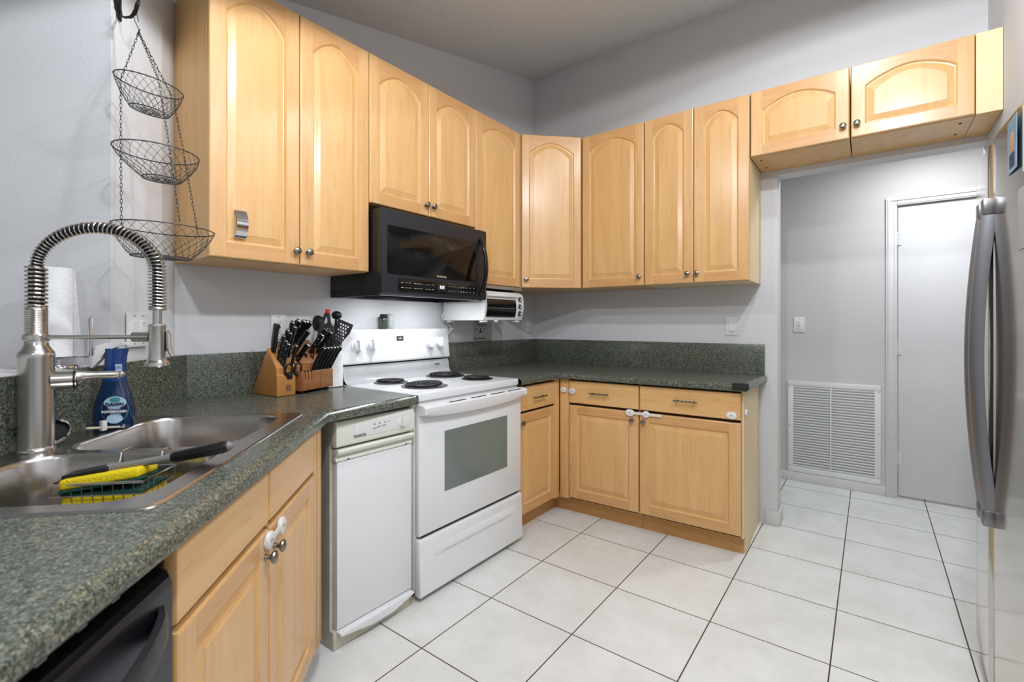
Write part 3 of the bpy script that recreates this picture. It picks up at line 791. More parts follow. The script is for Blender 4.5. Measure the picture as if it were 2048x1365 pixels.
# printed bag on the wall
t = thing('wall_leaflet', 'grey printed plastic leaflet stuck to the wall under the toaster oven', 'leaflet', (.0015, -.752, 1.099), RA)
mb = MB(); mb.prism([(0, 0), (.205, 0), (.21, .15), (.0, .15)], -.0015, 0, 'bag', 'xz'); obj('sheet', mb, t)
mb = MB()
for x0, x1, z in ((.02, .14, .135), (.03, .15, .118), (.05, .15, .105)): mb.box(x0, -.0022, z, x1, -.0016, z+.005, 'ink')
for x, z in ((.03, .085), (.075, .088), (.12, .085)): mb.cyl((x, -.0016, z), (x, -.0022, z), .006, 'ink', n=10)
mb.prism([(.05, .062), (.10, .062), (.075, .08)], -.0022, -.0016, 'ink', 'xz')
for i in range(3): mb.box(.012+i*.042, -.0022, .016, .046+i*.042, -.0016, .023, 'ink')
obj('printing', mb, t)

# ------------------------------------------------------------------ outlets and switches
def plate(name, lab, cat, loc, rz, w_, h_, kinds):
    t = thing(name, lab, cat, loc, rz)
    mb = MB(); mb.prism(rrect(-w_/2, -h_/2, w_/2, h_/2, .004, 3), -.006, 0, 'whitep', 'xz', .0015)
    for k in range(len(kinds)):
        x = (k-(len(kinds)-1)/2)*.046
        for z in (-.048, .048): mb.cyl((x, -.0062, z), (x, -.0072, z), .003, 'grey', n=10)
    obj('cover_plate', mb, t)
    for k, kind in enumerate(kinds):
        x = (k-(len(kinds)-1)/2)*.046
        mb = MB(); mb.box(x-.0165, -.0085, -.033, x+.0165, -.0055, .033, 'whitep', .0012)
        if kind == 'gfci' or kind == 'duplex':
            for z in (-.021, .021):
                for s in (-.006, .005): mb.box(x+s-.0008, -.009, z-.001, x+s+.0008, -.0084, z+.006, 'ink')
                mb.cyl((x, -.0084, z-.006), (x, -.009, z-.006), .0022, 'ink', n=8)
            if kind == 'gfci':
                mb.box(x-.007, -.0102, .0005, x+.007, -.0084, .005, 'darkred'); mb.box(x-.007, -.0102, -.006, x+.007, -.0084, -.0015, 'ink')
            obj('receptacle', mb, t)
        elif kind == 'rocker':
            mb.prism([(-.008, .031), (-.0095, .030), (-.0095, 0), (-.0130, -.030), (-.008, -.031)], x-.014, x+.014, 'whitep', 'yz'); obj('rocker', mb, t)
        elif kind == 'toggle':
            mb.box(x-.012, -.0095, -.028, x+.012, -.0083, .028, 'whitep'); mb.box(x-.004, -.012, .008, x+.004, -.009, .012, 'grey'); mb.box(x-.004, -.012, -.014, x+.004, -.009, -.008, 'ink'); obj('button', mb, t)
    return t
q = D(-.045, .6445); plate('wall_outlet', 'white double plate with switch and outlet on the angled wall behind the faucet', 'outlet', (q[0], q[1], 1.205), RD, .116, .118, ('rocker', 'duplex'))
plate('wall_outlet', 'white wall outlet with red button behind the knife block', 'outlet', (.0005, -2.135, 1.21), RA, .072, .116, ('gfci',))
plate('wall_outlet', 'shadowed outlet on the left wall by the room corner', 'outlet', (.0005, -.07, 1.208), RA, .072, .116, ('duplex',))
plate('light_switch', 'white rocker light switch on the back wall above the counter', 'light switch', (1.533, -.0005, 1.208), 0, .072, .118, ('rocker',))
plate('light_switch', 'white two-button switch on the hall wall above the vent grille', 'light switch', (1.797, HY-.0005, 1.216), 0, .073, .118, ('toggle',))
# return air grille
t = thing('return_air_grille', 'large white louvered return air grille low on the hall wall', 'vent grille', (1.72, HY-.001, .072), 0)
GW, GH = .578, .708
mb = MB()
for a in ((0, 0, GW, .04), (0, GH-.04, GW, GH), (0, .04, .036, GH-.04), (GW-.036, .04, GW, GH-.04)): mb.box(a[0], -.014, a[1], a[2], 0, a[3], 'whitep', .0025)
for x in (.012, GW-.012):
    for z in (.05, .36, GH-.05): mb.cyl((x, -.014, z), (x, -.0155, z), .004, 'grey', n=8)
obj('frame', mb, t)
mb = MB(); mb.box(.03, -.002, .035, GW-.03, 0, GH-.035, 'grey'); obj('backing', mb, t)
mb = MB(); N = 31; dz = (GH-.08)/N
for i in range(N):
    z = .040+dz*i
    mb.prism([(-.002, z-dz*.1), (-.002, z+dz*.3), (-.0105, z+dz*.88), (-.0125, z+dz*.88), (-.0125, z+dz*.50)], .034, GW-.034, 'whitep', 'yz')
obj('louvers', mb, t)
mb = MB(); mb.box(GW*.485-.004, -.0145, .04, GW*.485+.004, -.002, GH-.04, 'whitep', .001); obj('center_bar', mb, t)

# ------------------------------------------------------------------ sink and things around it
t = thing('kitchen_sink', 'double bowl stainless steel sink set in the angled counter', 'sink', D(.452, .355, CT), RD)
# local: x = -(s-.452), y = d-.355
def SL_(pts): return [(-(s-.452), d-.355) for s, d in pts][::-1]
O0 = rrect(.02, .078, .885, .628, .035, 5)
b1 = rrect(.50, .118, .852, .535, .075, 6); b2 = rrect(.055, .128, .468, .53, .085, 6)
mb = MB(); flat_poly(mb, SL_(O0), [SL_(b1), SL_(b2)], .004, 'steelx')
o_ = SL_(O0); cx0 = sum(p[0] for p in o_)/len(o_); cy0 = sum(p[1] for p in o_)/len(o_)
def sc(pts, k): 
    cx_ = sum(p[0] for p in pts)/len(pts); cy_ = sum(p[1] for p in pts)/len(pts)
    return [(cx_+(x-cx_)*(1-k/abs(max(1e-3, max(q[0] for q in pts)-cx_))), cy_+(y-cy_)*(1-k/abs(max(q[1] for q in pts)-cy_))) for x, y in pts]
mb.loft([[(x, y, .004) for x, y in o_], [(x, y, .003) for x, y in sc(o_, -.003)], [(x, y, .0003) for x, y in sc(o_, -.006)]], 'steelx')
obj('rim', mb, t)
for nm, bb, dep in (('bowl', b1, .185), ('bowl', b2, .175)):
    mb = MB(); p = SL_(bb)
    lp = [[(x, y, .004) for x, y in p]]
    for k, z in ((.002, .001), (.004, -.004), (.008, -dep*.5), (.014, -dep+.03), (.024, -dep+.01), (.045, -dep)): lp.append([(x, y, z) for x, y in sc(p, k)])
    mb.loft(lp, 'steelx', True, False, True)
    cx_ = sum(q_[0] for q_ in p)/len(p); cy_ = sum(q_[1] for q_ in p)/len(p)
    o = obj(nm, mb, t)
    mb = MB(); mb.lathe([(.045, -dep+.001), (.042, -dep+.003), (.03, -dep+.0015), (.028, -dep-.004), (.005, -dep-.004)], 'chrome', 24, (cx_, cy_, 0)); obj('drain', mb, o)

# faucet: base at (s,d)=(.456,.572)
FZ = CT+.0045
q = D(.456, .575, FZ)
t = thing('kitchen_faucet', 'tall brushed steel spring faucet rising from the back of the sink', 'faucet', q, RD)
# local: -y = toward the front edge, x = away from camera along the run
mb = MB(); mb.lathe([(.037, 0), (.037, .004), (.034, .008), (.0335, .012), (.0335, .225), (.0345, .232), (.033, .240), (.027, .248), (.0225, .258), (.0215, .270)], 'steel', 36); obj('body', mb, t)
mb = MB(); mb.lathe([(.024, .268), (.0255, .270), (.0255, .281), (.024, .283)], 'steel', 32); obj('collar', mb, t)
mb = MB(); pr = [(.0215, .282)]
for i in range(15):
    z = .284+i*.0042; pr += [(.0215, z), (.0205, z+.0022)]
pr += [(.0205, .350)]
mb.lathe(pr, 'steel', 28); mb.lathe([(.0150, .345), (.0150, .448)], 'bside', 16); obj('riser', mb, t)
def helix(path, R, turns, r, mb, m, steps=14):
    # path: function u->point, frame in the local yz plane
    n = int(turns*steps); pts = []
    for i in range(n+1):
        u = i/n; p = Vector(path(u)); p2 = Vector(path(min(1, u+1e-3))); p1 = Vector(path(max(0, u-1e-3)))
        T_ = (p2-p1).normalized(); X_ = Vector((1, 0, 0)); N_ = X_.cross(T_)
        Rr = R(u) if callable(R) else R
        a = 2*PI*turns*u; pts.append(p+X_*math.cos(a)*Rr+N_*math.sin(a)*Rr)
    mb.tube(pts, r, m, 7)
mb = MB(); helix(lambda u: (0, 0, .350+.10*u), .0192, 10, .0028, mb, 'steel', 18); obj('lower_spring', mb, t)
# gooseneck arc: from (0,0,.45) up over to y=-.275, z=.375
ARC = .133
def goose(u):
    # ellipse arc
    a = PI*(1-u)
    return (0, -ARC-ARC*math.cos(a) if False else -ARC*(1+math.cos(a)), .445+.1*math.sin(a) if u <= .5 else .44+.105*math.sin(a))
def gp(u):
    if u < .12: return (0, 0, .40+.045/.12*u)
    if u > .80: 
        k = (u-.80)/.20; return (0, -2*ARC-.004, .44-.095*k)
    a = PI*(1-(u-.12)/.68); return (0, -ARC-ARC*math.cos(a)*1.0 - .004*((u-.12)/.68), .445+.105*math.sin(a)-.005*(u-.12)/.68)
def gp2(u):
    if u < .12: return (0, 0, .40+.045/.12*u)
    if u > .80:
        k = (u-.80)/.20; return (0, -2*ARC-.004, .44-.095*k)
    w_ = (u-.12)/.68; a = PI*(1-w_); return (0, -ARC*(1+math.cos(a))-.004*w_, .445+.105*math.sin(a)-.005*w_)
mb = MB(); mb.tube([gp2(i/48) for i in range(49)], .0105, 'nylonb', 12); obj('hose', mb, t)
mb = MB(); helix(gp2, lambda u: .0128 if u < .5 else .0128+.0055*min(1, (u-.5)/.3), 58, .0018, mb, 'steel', 12); obj('spring', mb, t)
mb = MB(); mb.lathe([(.016, .343), (.0185, .345), (.0185, .352), (.016, .354)], 'steel', 24, (0, -2*ARC-.004, 0)); mb.lathe([(.010, .30), (.010, .345)], 'steel', 16, (0, -2*ARC-.004, 0)); obj('hose_collar', mb, t)
mb = MB(); hy = -2*ARC-.004
mb.lathe([(.0185, .308), (.019, .306), (.019, .302), (.0185, .30), (.0185, .228), (.0195, .218), (.0255, .212), (.0265, .204), (.024, .201)], 'steel', 28, (0, hy, 0)); sh = obj('spray_head', mb, t)
mb = MB(); mb.tube([(0, hy-.020, .290), (0, hy-.027, .282), (0, hy-.027, .252), (0, hy-.030, .236), (0, hy-.036, .226)], .0045, 'steel', 10); mb.box(-.006, hy-.026, .24, .006, hy-.017, .292, 'black', .002); obj('spray_lever', mb, sh)
mb = MB(); mb.box(-.008, hy+.05, .2715, .008, -.020, .2815, 'steel', .002); mb.cyl((0, hy+.055, .2765), (0, hy+.016, .2765), .0125, 'steel', n=20); obj('support_arm', mb, t)
# side lever handle (points away from the camera along the run, toward image right)
mb = MB(); mb.M = Matrix.Rotation(math.radians(-62), 4, 'Z')
mb.cyl((.028, 0, .170), (.074, 0, .170), .0235, 'steel', n=28); mb.cyl((.068, 0, .170), (.072, 0, .170), .0241, 'black', n=28)
mb.tube([(.074, 0, .174), (.09, 0, .177), (.11, 0, .177), (.145, 0, .176), (.160, 0, .176)], .01, 'steel', 14, rs=[.019, .011, .009, .010, .008]); mb.sph((.160, 0, .176), .0095, 'steel')
obj('lever_handle', mb, t)

# spray bottle
q = D(.20, .562, FZ)
t = thing('spray_bottle', 'blue dish spray bottle with white trigger beside the faucet', 'spray bottle', q, math.radians(58))
# local -y faces the camera
def ell(z, a, b, n=28, x=0.): return [(x+a*math.copysign(abs(math.cos(2*PI*i/n))**.8, math.cos(2*PI*i/n)), b*math.copysign(abs(math.sin(2*PI*i/n))**.8, math.sin(2*PI*i/n)), z) for i in range(n)]
mb = MB(); mb.loft([ell(0, .045, .03), ell(.004, .048, .033), ell(.03, .050, .034), ell(.065, .049, .033), ell(.10, .040, .028), ell(.125, .031, .024), ell(.140, .0285, .022)], 'navy', True, True, True); bt = obj('bottle', mb, t)
mb = MB(); mb.loft([ell(.140, .0285, .022), ell(.16, .027, .022), ell(.185, .025, .021, x=.002), ell(.215, .026, .020, x=.004), ell(.236, .030, .019, x=.005)], 'blue', True, True, True); obj('neck', mb, t)
mb = MB()
mb.prism([(-.045, .228), (-.040, .244), (-.02, .252), (.02, .254), (.036, .250), (.038, .243), (.010, .240), (-.018, .232), (-.028, .205), (-.05, .178), (-.056, .182), (-.044, .205)], -.014, .014, 'whitep', 'xz', .003); sp = obj('trigger_head', mb, t)
mb = MB(); mb.cyl((-.047, 0, .237), (-.040, 0, .237), .006, 'gold', n=12); obj('nozzle', mb, sp)
mb = MB(); lp = []
def lab_pt(u, v): 
    th = (u-.5)*1.5; z = .012+.085*v
    a = .0502 if z < .065 else .0502-.0105*((z-.065)/.035)**1.3*.85; b = a*.70
    return (a*math.sin(th)+.008*0, -b*math.cos(th)-.0035, z)
def lab(mb, x, z, r, m, off, rx=1.0):
    n = 30; vs = []
    for i in range(n):
        a = 2*PI*i/n; vs.append((x+r*rx*math.cos(a), z+r*math.sin(a)))
    c0 = mb.v((x, -.0355-off, z)); P_ = [mb.v((u, -.0355-off+.30*(u-.0)**2/.05*.5, v)) for u, v in vs]
    for i in range(n): mb.f([c0, P_[i], P_[(i+1) % n]], m)
lab(mb, .012, .058, .040, 'teal', 0, .80); lab(mb, .012, .058, .038, 'labelnavy', .0004, .80); lab(mb, .013, .079, .0175, 'label', .0008, 1.5); lab(mb, .013, .087, .0075, 'teal', .0012, 1.7); lab(mb, .012, .032, .014, 'label', .0008, 1.35)
text_mesh(mb, 'DAWN', .0135, (.013, -.0378, .0735), 'labelnavy', .0008, bold=.0005)
text_mesh(mb, 'PLATINUM', .0062, (.012, -.0375, .0605), 'label', .0008)
text_mesh(mb, 'POWERWASH', .0098, (.012, -.0375, .0525), 'white', .0008, sx=.95, bold=.0004)
text_mesh(mb, 'DISH SPRAY', .0048, (.016, -.0375, .0455), 'label', .0008)
obj('label', mb, bt)
mb = MB(); mb.prism([(.010, .19), (.010, .155), (.018, .148), (.026, .155), (.026, .19)], -.0245, -.0235, 'label', 'xz'); text_mesh(mb, '5X', .010, (.018, -.0248, .180), 'blue', .0006); obj('neck_sticker', mb, t)

# drain strainer and white scraper behind the bowls
q = D(.40, .588, FZ); t = thing('sink_strainer', 'steel rimmed black sink strainer leaning beside the faucet base', 'sink strainer', (q[0], q[1], FZ+.030), rot=(math.radians(38), 0, math.radians(70)))
mb = MB(); mb.lathe([(.040, -.002), (.043, 0), (.043, .005), (.039, .006)], 'chrome', 30, caps=False); obj('rim_ring', mb, t)
mb = MB(); mb.lathe([(.039, .004), (.036, -.004), (.012, -.006), (.001, -.006)], 'rubber', 28, caps=False); mb.lathe([(.012, -.006), (.010, .014), (.006, .018), (.001, .0185)], 'rubber', 16, caps=False)
obj('stopper', mb, t)
q = D(.27, .548, FZ); t = thing('sink_scraper', 'thin beige stick with a white clip lying on the sink deck', 'tool', q, math.radians(118))
mb = MB(); mb.tube([(-.045, 0, .022), (.05, 0, .006)], .0032, 'pearl', 8); obj('stick', mb, t)
mb = MB(); mb.box(-.006, -.006, .006, .008, .006, .034, 'whitep', .002); obj('clip', mb, t)

# wire caddy in the near bowl
q = D(.597, .312, CT); t = thing('sink_caddy', 'wire sponge caddy hung inside the near sink bowl', 'caddy', q, RD)
# local x = away (far), y = toward the wall ; tray
zt, zb = -.022, -.072
X0, X1, Y0, Y1 = -.060, .060, -.090, .088
mb = MB(); mb.tube([(X0, Y0, zt), (X1, Y0, zt), (X1, Y1, zt), (X0, Y1, zt)], .003, 'chrome', 8, True); obj('top_rim', mb, t)
mb = MB()
for i in range(10):
    y = Y0+(Y1-Y0)*(i+.0)/9; mb.tube([(X0, y, zt), (X0+.006, y, zb), (X1-.006, y, zb), (X1, y, zt)], .0012, 'steel', 5)
for i in range(7):
    x = X0+(X1-X0)*i/6; mb.tube([(x, Y0, zt), (x, Y0+.006, zb), (x, Y1-.006, zb), (x, Y1, zt)], .0012, 'steel', 5)
mb.tube([(X0, Y0, (zt+zb)/2), (X1, Y0, (zt+zb)/2), (X1, Y1, (zt+zb)/2), (X0, Y1, (zt+zb)/2)], .0012, 'steel', 5, True)
obj('wire_basket', mb, t)
mb = MB()
for y in (-.045, .045):
    mb.tube([(X1, y, zt), (.085, y, zt+.004), (.093, y, .004), (.098, y, .0072), (.127, y, .0072)], .0022, 'chrome', 7)
obj('hanging_hook', mb, t)
def sponge(name, lab, loc, rot, sx, sy, sz, mcol, edge):
    t = thing(name, lab, 'sponge', loc, rot=rot)
    mb = MB(); mb.box(-sx/2, -sy/2, 0, sx/2, sy/2, sz, mcol, sz*.3, 3); obj('foam', mb, t)
    mb = MB(); mb.box(-sx/2, -sy/2, sz, sx/2, sy/2, sz+.006, edge, .002); obj('scrub_layer', mb, t)
def cad(x, y, z): return tuple(Matrix.Translation(q) @ Matrix.Rotation(RD, 4, 'Z') @ Vector((x, y, z)))
sponge('sponge', 'yellow sponge lying flat in the bottom of the wire sink caddy', cad(-.006, -.006, zb+.0015), (0, 0, RD+PI/2), .155, .098, .022, 'yellow', 'green')
sponge('sponge', 'yellow sponge tilted on top of the other one in the wire caddy', cad(-.010, .004, zb+.064), (math.radians(186), math.radians(7), RD+PI/2+.12), .145, .090, .022, 'yellow', 'green')
a = Vector(cad(-.02, .03, zt+.010)); b = Vector(D(.600, .078, CT+.034))
t = thing('dish_brush', 'long dish brush with black grip lying across the sink', 'brush', a)
Mx = b-a
t.rotation_euler = Mx.to_track_quat('X', 'Z').to_euler()
LB = Mx.length
mb = MB(); mb.tube([(.03, 0, .004), (.06, 0, .004), (LB*.58, 0, 0)], .008, 'greyplastic', 12, rs=[.012, .0075, .009]); obj('shaft', mb, t)
mb = MB(); mb.tube([(LB*.57, 0, 0), (LB*.60, 0, 0), (LB*.8, 0, 0), (LB*.96, 0, 0), (LB, 0, 0)], .013, 'black', 16, rs=[.010, .0125, .0135, .014, .011]); obj('grip', mb, t)
mb = MB(); mb.sph((LB, 0, 0), .0105, 'greyplastic'); obj('end_cap', mb, t)
mb = MB(); random.seed(11)
mb.box(-.05, -.02, .0, .035, .02, .012, 'nylonb', .004)
for i in range(260):
    x = random.uniform(-.05, .032); y = random.uniform(-.019, .019)
    mb.tube([(x, y, .002), (x*1.15+random.uniform(-.004, .004), y*1.4, -.026)], .0011, 'bristle', 4)
obj('brush_head', mb, t)

# paper towel roll and holder on the ledge
PX, PY, PZ_ = D(.185, .735, 1.0945)
t = thing('paper_towel_holder', 'chrome wire paper towel holder on the ledge behind the faucet', 'paper towel holder', (PX, PY, PZ_), RD)
mb = MB(); mb.lathe([(.064, 0), (.064, .004), (.060, .010), (.03, .012), (.001, .012)], 'chrome', 32); obj('base', mb, t)
mb = MB(); mb.tube([(0, 0, .01), (0, 0, .30)], .004, 'chrome', 8); mb.box(-.012, -.012, .010, .012, .012, .026, 'chrome', .002); obj('center_post', mb, t)
mb = MB(); mb.M = Matrix.Rotation(math.radians(-60), 4, 'Z'); mb.tube([(-.05, 0, .030), (.075, 0, .030), (.079, 0, .034), (.079, 0, .145), (.0825, 0, .150), (.086, 0, .145), (.086, 0, .033)], .0028, 'chrome', 8); obj('side_arm', mb, t)
t = thing('paper_towel_roll', 'white paper towel roll standing on the chrome holder', 'paper towel', (PX, PY, PZ_+.034), RD)
mb = MB(); n = 40
mb.lathe([(.018, 0), (.043, 0), (.043, .262), (.018, .262), (.018, 0)], 'paper', n, caps=False); obj('roll', mb, t)
mb = MB(); lp = []
mb.M = Matrix.Rotation(math.radians(-40), 4, 'Z')
mb.loft([[(.0432*math.cos(a), .0432*math.sin(a), 0), (.0432*math.cos(a), .0432*math.sin(a), .262)] for a in [0, -.15, -.3]]+[[(.0432*math.cos(-.3)+.014, .0432*math.sin(-.3)-.03, 0), (.0432*math.cos(-.3)+.002, .0432*math.sin(-.3)-.006, .262)]], 'paper', False); obj('loose_sheet', mb, t)

# ------------------------------------------------------------------ hanging wire baskets
top = Vector((.398, -2.778, 2.145))
t = thing('hanging_basket', 'three-tier dark wire hanging basket left of the tall wall cabinet', 'hanging basket', top)
VR = Vector((.798, .6026, 0)); VF = Vector((-.6026, .798, 0))
bs = [(Vector((.473, -2.771, 1.959)), .086, .050, .080, .16, .0), (Vector((.516, -2.764, 1.743)), .107, .050, .080, .03, .015), (Vector((.559, -2.757, 1.509)), .126, .075, .085, .03, -.01)]
rims = []
for C_, R_, rb, dep, tilt, sh in bs:
    def PT(a, r, z, k=0.):
        x, y = r*math.cos(a), r*math.sin(a)
        off = VR*(x+sh*k)+VF*y
        return C_-top+off+Vector((0, 0, z-tilt*x))
    mb = MB(); mb.tube([PT(2*PI*i/40, R_, 0) for i in range(40)], .0017, 'wire', 6, True); rm = obj('basket_rim', mb, t)
    mb = MB(); mb.tube([PT(2*PI*i/28, rb, -dep, 1) for i in range(28)], .0016, 'wire', 6, True)
    NW = 26
    for sgn in (-1, 1):
        for i in range(NW):
            a0 = 2*PI*i/NW; pts = []
            for k in range(9):
                u = k/8; pts.append(PT(a0+sgn*u*.75, R_+(rb-R_)*u**1.5, -dep*u, u))
            mb.tube(pts, .0006, 'wire', 4)
    for i in range(NW//2):
        a0 = 2*PI*i/(NW//2)
        for sgn in (-1, 1):
            mb.tube([PT(a0, rb, -dep, 1), PT(a0+sgn*1.0, rb*.5, -dep-.002, 1), PT(a0+sgn*2.2, rb*.15, -dep-.002, 1)], .00075, 'wire', 4)
    obj('wire_mesh', mb, rm)
    rims.append((C_, R_, tilt))
angs = (math.radians(182), math.radians(82), math.radians(-38))
def chain(mb, p, q_, link=.0125):
    d_ = q_-p; n_ = max(2, round(d_.length/link)); L_ = d_.length/n_; T_ = d_.normalized(); A = T_.orthogonal().normalized(); Bv = T_.cross(A)
    for i in range(n_):
        c_ = p+T_*L_*(i+.5); s_ = A if i % 2 == 0 else Bv
        if i % 2: s_ = (A*.45+Bv*.9).normalized()
        mb.tube([c_+T_*L_*.68*math.cos(2*PI*k/8)+s_*.0034*math.sin(2*PI*k/8) for k in range(8)], .0009, 'wire', 4, True)
for a in angs:
    mb = MB(); prev = Vector((0, 0, 0))
    for C_, R_, tilt in rims:
        nx = C_-top+VR*R_*math.cos(a)+VF*R_*math.sin(a)+Vector((0, 0, -tilt*R_*math.cos(a)))
        chain(mb, prev, nx); prev = nx
    obj('chain', mb, t)
mb = MB(); mb.tube([Vector((.008*math.cos(x), .004*math.sin(x)*.5, .009*math.sin(x)+.002)) for x in [2*PI*i/14 for i in range(14)]], .0012, 'wire', 5, True)
hk = Vector((.380, -2.790, 2.207))-top
mb.tube([Vector((0, 0, .01)), hk*.6+Vector((0, 0, .0)), hk+Vector((-.001, 0, .006)), hk+Vector((.004, .004, .010)), hk+Vector((.010, .008, .004)), hk+Vector((.016, .012, -.028))], .0012, 'wire', 5); obj('top_ring', mb, t)
# iron hook
q = D(.05, .643, 0)
t = thing('wall_hook', 'black wrought iron hook with leaf at the top of the angled wall', 'hook', (q[0], q[1], 2.26), RD)
hkl = Matrix.Rotation(-RD, 4, 'Z') @ (Vector((.384, -2.788, 2.200))-Vector((q[0], q[1], 2.26)))
mb = MB(); hx, hyy, hz = hkl
pts = []
for i in range(15):
    a = i/14; th = PI*(-.5)+PI*1.25*0
    pts.append((hx*min(1, a*1.2), hyy*(1-(1-a)**2), .02+(hz-.026)*math.sin(PI*.5*min(1, a*1.35))**1.0 if a < .74 else hz+(a-.74)/.26*.035))
pts = [(0, 0, .03), (hx*.3, hyy*.25, hz+.02), (hx*.8, hyy*.6, hz-.002), (hx, hyy*.9, hz-.007), (hx*1.2, hyy*1.15, hz+.0), (hx*1.4, hyy*1.32, hz+.018), (hx*1.2, hyy*1.30, hz+.045)]
mb.tube(pts, .004, 'iron', 8, rs=[.004, .003, .0035, .0045, .0055, .006, .003]); obj('hook_arm', mb, t)
mb = MB(); mb.prism([(-.035, .06), (-.030, .02), (-.018, -.005), (-.022, -.012), (-.010, -.02), (-.012, -.03), (-.002, -.042), (.006, -.045), (.004, .0), (.006, .06)], -.006, 0, 'iron', 'xz', .001); obj('leaf_plate', mb, t)

# ------------------------------------------------------------------ knife blocks, knives, crock
def knife(name, lab, p, d, L, r, cap=True, group=None, steel=True, side=(0, 1, 0), blade=.05, mat='blacks'):
    d = Vector(d).normalized(); L *= 1.08; r *= 1.14
    t = thing(name, lab, 'knife', p, group=group); t.rotation_euler = d.to_track_quat('Z', 'Y').to_euler()
    mb = MB()
    secs = [(0, .8), (.12, .9), (.35, 1.0), (.7, .95), (.9, 1.1), (1.0, 1.0)]
    loops = []
    for u, k in secs:
        loops.append([(r*.62*k*x, r*1.25*k*y+.003*math.sin(u*3), u*L) for x, y in [(math.cos(2*PI*i/12), math.sin(2*PI*i/12)) for i in range(12)]])
    mb.loft(loops, mat, True, True, True); h = obj('handle', mb, t)
    if steel:
        mb = MB(); mb.sph((0, .001, L), r*1.05, 'chrome', .62, 1.2, .55, 12, 6); obj('steel_cap', mb, h)
        mb = MB()
        for u in (.22, .5, .78): mb.cyl((-r*.66, 0, u*L), (r*.66, 0, u*L), .0026, 'chrome', n=8)
        obj('rivets', mb, h)
    mb = MB(); mb.box(-.001, -r*1.1, -blade, .001, r*1.1, 0, 'blade'); 
    if steel: mb.box(-r*.6, -r*1.1, -.006, r*.6, r*1.1, .001, 'chrome', .001)
    obj('blade', mb, t)
    return t
# block one
K1 = Vector((.226, -2.255, CT)); A1 = math.radians(94)
t = thing('knife_block', 'pale maple knife block with twin-figure emblem, left of the darker block', 'knife block', K1, A1)
W1 = .086; pf = [(0, .002), (0, .090), (.004, .096), (.004, .124), (.072, .207), (.196, .002)]
mb = MB(); mb.prism(pf, 0, W1, 'block', 'yz', .0015); obj('block_body', mb, t)
mb = MB()
for x in (.008, W1-.02):
    for y in (.01, .15): mb.box(x, y, -.0, x+.012, y+.012, .003, 'rubber')
obj('feet', mb, t)
mb = MB(); x0, z0, s_ = .040, .022, .026
for a_ in ((0, 0, s_, .0014), (0, s_-.0014, s_, s_), (0, 0, .0014, s_), (s_-.0014, 0, s_, s_)): mb.box(x0+a_[0], -.0008, z0+a_[1], x0+a_[2], .0005, z0+a_[3], 'ink')
for k in (.008, .017):
    for pl_ in ([(k-.001, .012), (k+.0015, .012), (k+.0015, .019), (k-.001, .019)], [(k-.004, .003), (k-.002, .003), (k+.0015, .012), (k-.001, .012)], [(k+.003, .003), (k+.005, .003), (k+.0015, .013), (k-.001, .012)], [(k-.005, .018), (k-.003, .019), (k+.001, .016), (k-.001, .014)], [(k+.001, .016), (k+.004, .021), (k+.0055, .020), (k+.002, .014)]):
        mb.prism([(x0+a_, z0+b_) for a_, b_ in pl_], -.0008, .0004, 'ink', 'xz')
    mb.cyl((x0+k, -.0008, z0+.021), (x0+k, .0004, z0+.021), .002, 'ink', n=8)
obj('emblem', mb, t)
R1 = Matrix.Rotation(A1, 4, 'Z')
nrm1 = (R1 @ Vector((0, -.083, .068))).normalized()
def on1(x, u): # u along the slope 0..1
    return K1 + (R1 @ Vector((x, .004+.068*u, .124+.083*u)))
upv = Vector((0, 0, 1))
dr1 = (nrm1*.62+upv*.78).normalized()
knife('honing_steel', 'thick black honing steel handle at the left edge of the maple block', on1(.018, .80), (nrm1*.35+upv*.95), .115, .0135, steel=False)
bpy.data.objects['honing_steel']['category'] = 'sharpening steel'
spots1 = [(.024, .40, .105, .0088, 'in the maple block, lower left beside the honing steel'), (.030, .22, .098, .0085, 'in the maple block, left, just below another handle'), (.034, .06, .098, .0085, 'lowest on the left of the maple block'),
          (.050, .60, .112, .009, 'in the middle of the maple block, rear'), (.056, .45, .112, .009, 'in the middle of the maple block, front'),
          (.072, .74, .135, .010, 'tall at the right of the maple block, behind the front one'), (.076, .55, .130, .010, 'tall at the right of the maple block, in front')]
for x, u, L, r, w_ in spots1:
    knife('kitchen_knife', 'black riveted kitchen knife '+w_, on1(x, u)-dr1*.001, dr1, L, r, blade=.03)
# scissors
p = on1(.070, .12)
t = thing('kitchen_scissors', 'black handled scissors hanging in front of the maple knife block', 'scissors', p, A1)
sd_ = (R1.inverted() @ dr1)
mb = MB(); 
mb.tube([(0, -.006, -.004), tuple(sd_*.05+Vector((.004, 0, 0))), tuple(sd_*.085+Vector((.008, 0, 0)))], .006, 'blacks', 10); mb.sph(tuple(sd_*.088+Vector((.008, 0, 0))), .0065, 'chrome'); obj('shank', mb, t)
for sx_ in (-1, 1):
    mb = MB(); c_ = Vector((sx_*.021, -.020, -.020)); 
    mb.tube([c_+Vector((.0165*math.cos(a)*(1), -.006*math.sin(a), .026*math.sin(a)+.012*sx_*0)) for a in [2*PI*i/20 for i in range(20)]], .0046, 'blacks', 8, True); obj('finger_loop', mb, t)
mb = MB(); mb.box(-.026, -.018, -.062, .000, -.008, -.03, 'blacks', .004); obj('lower_grip', mb, t)
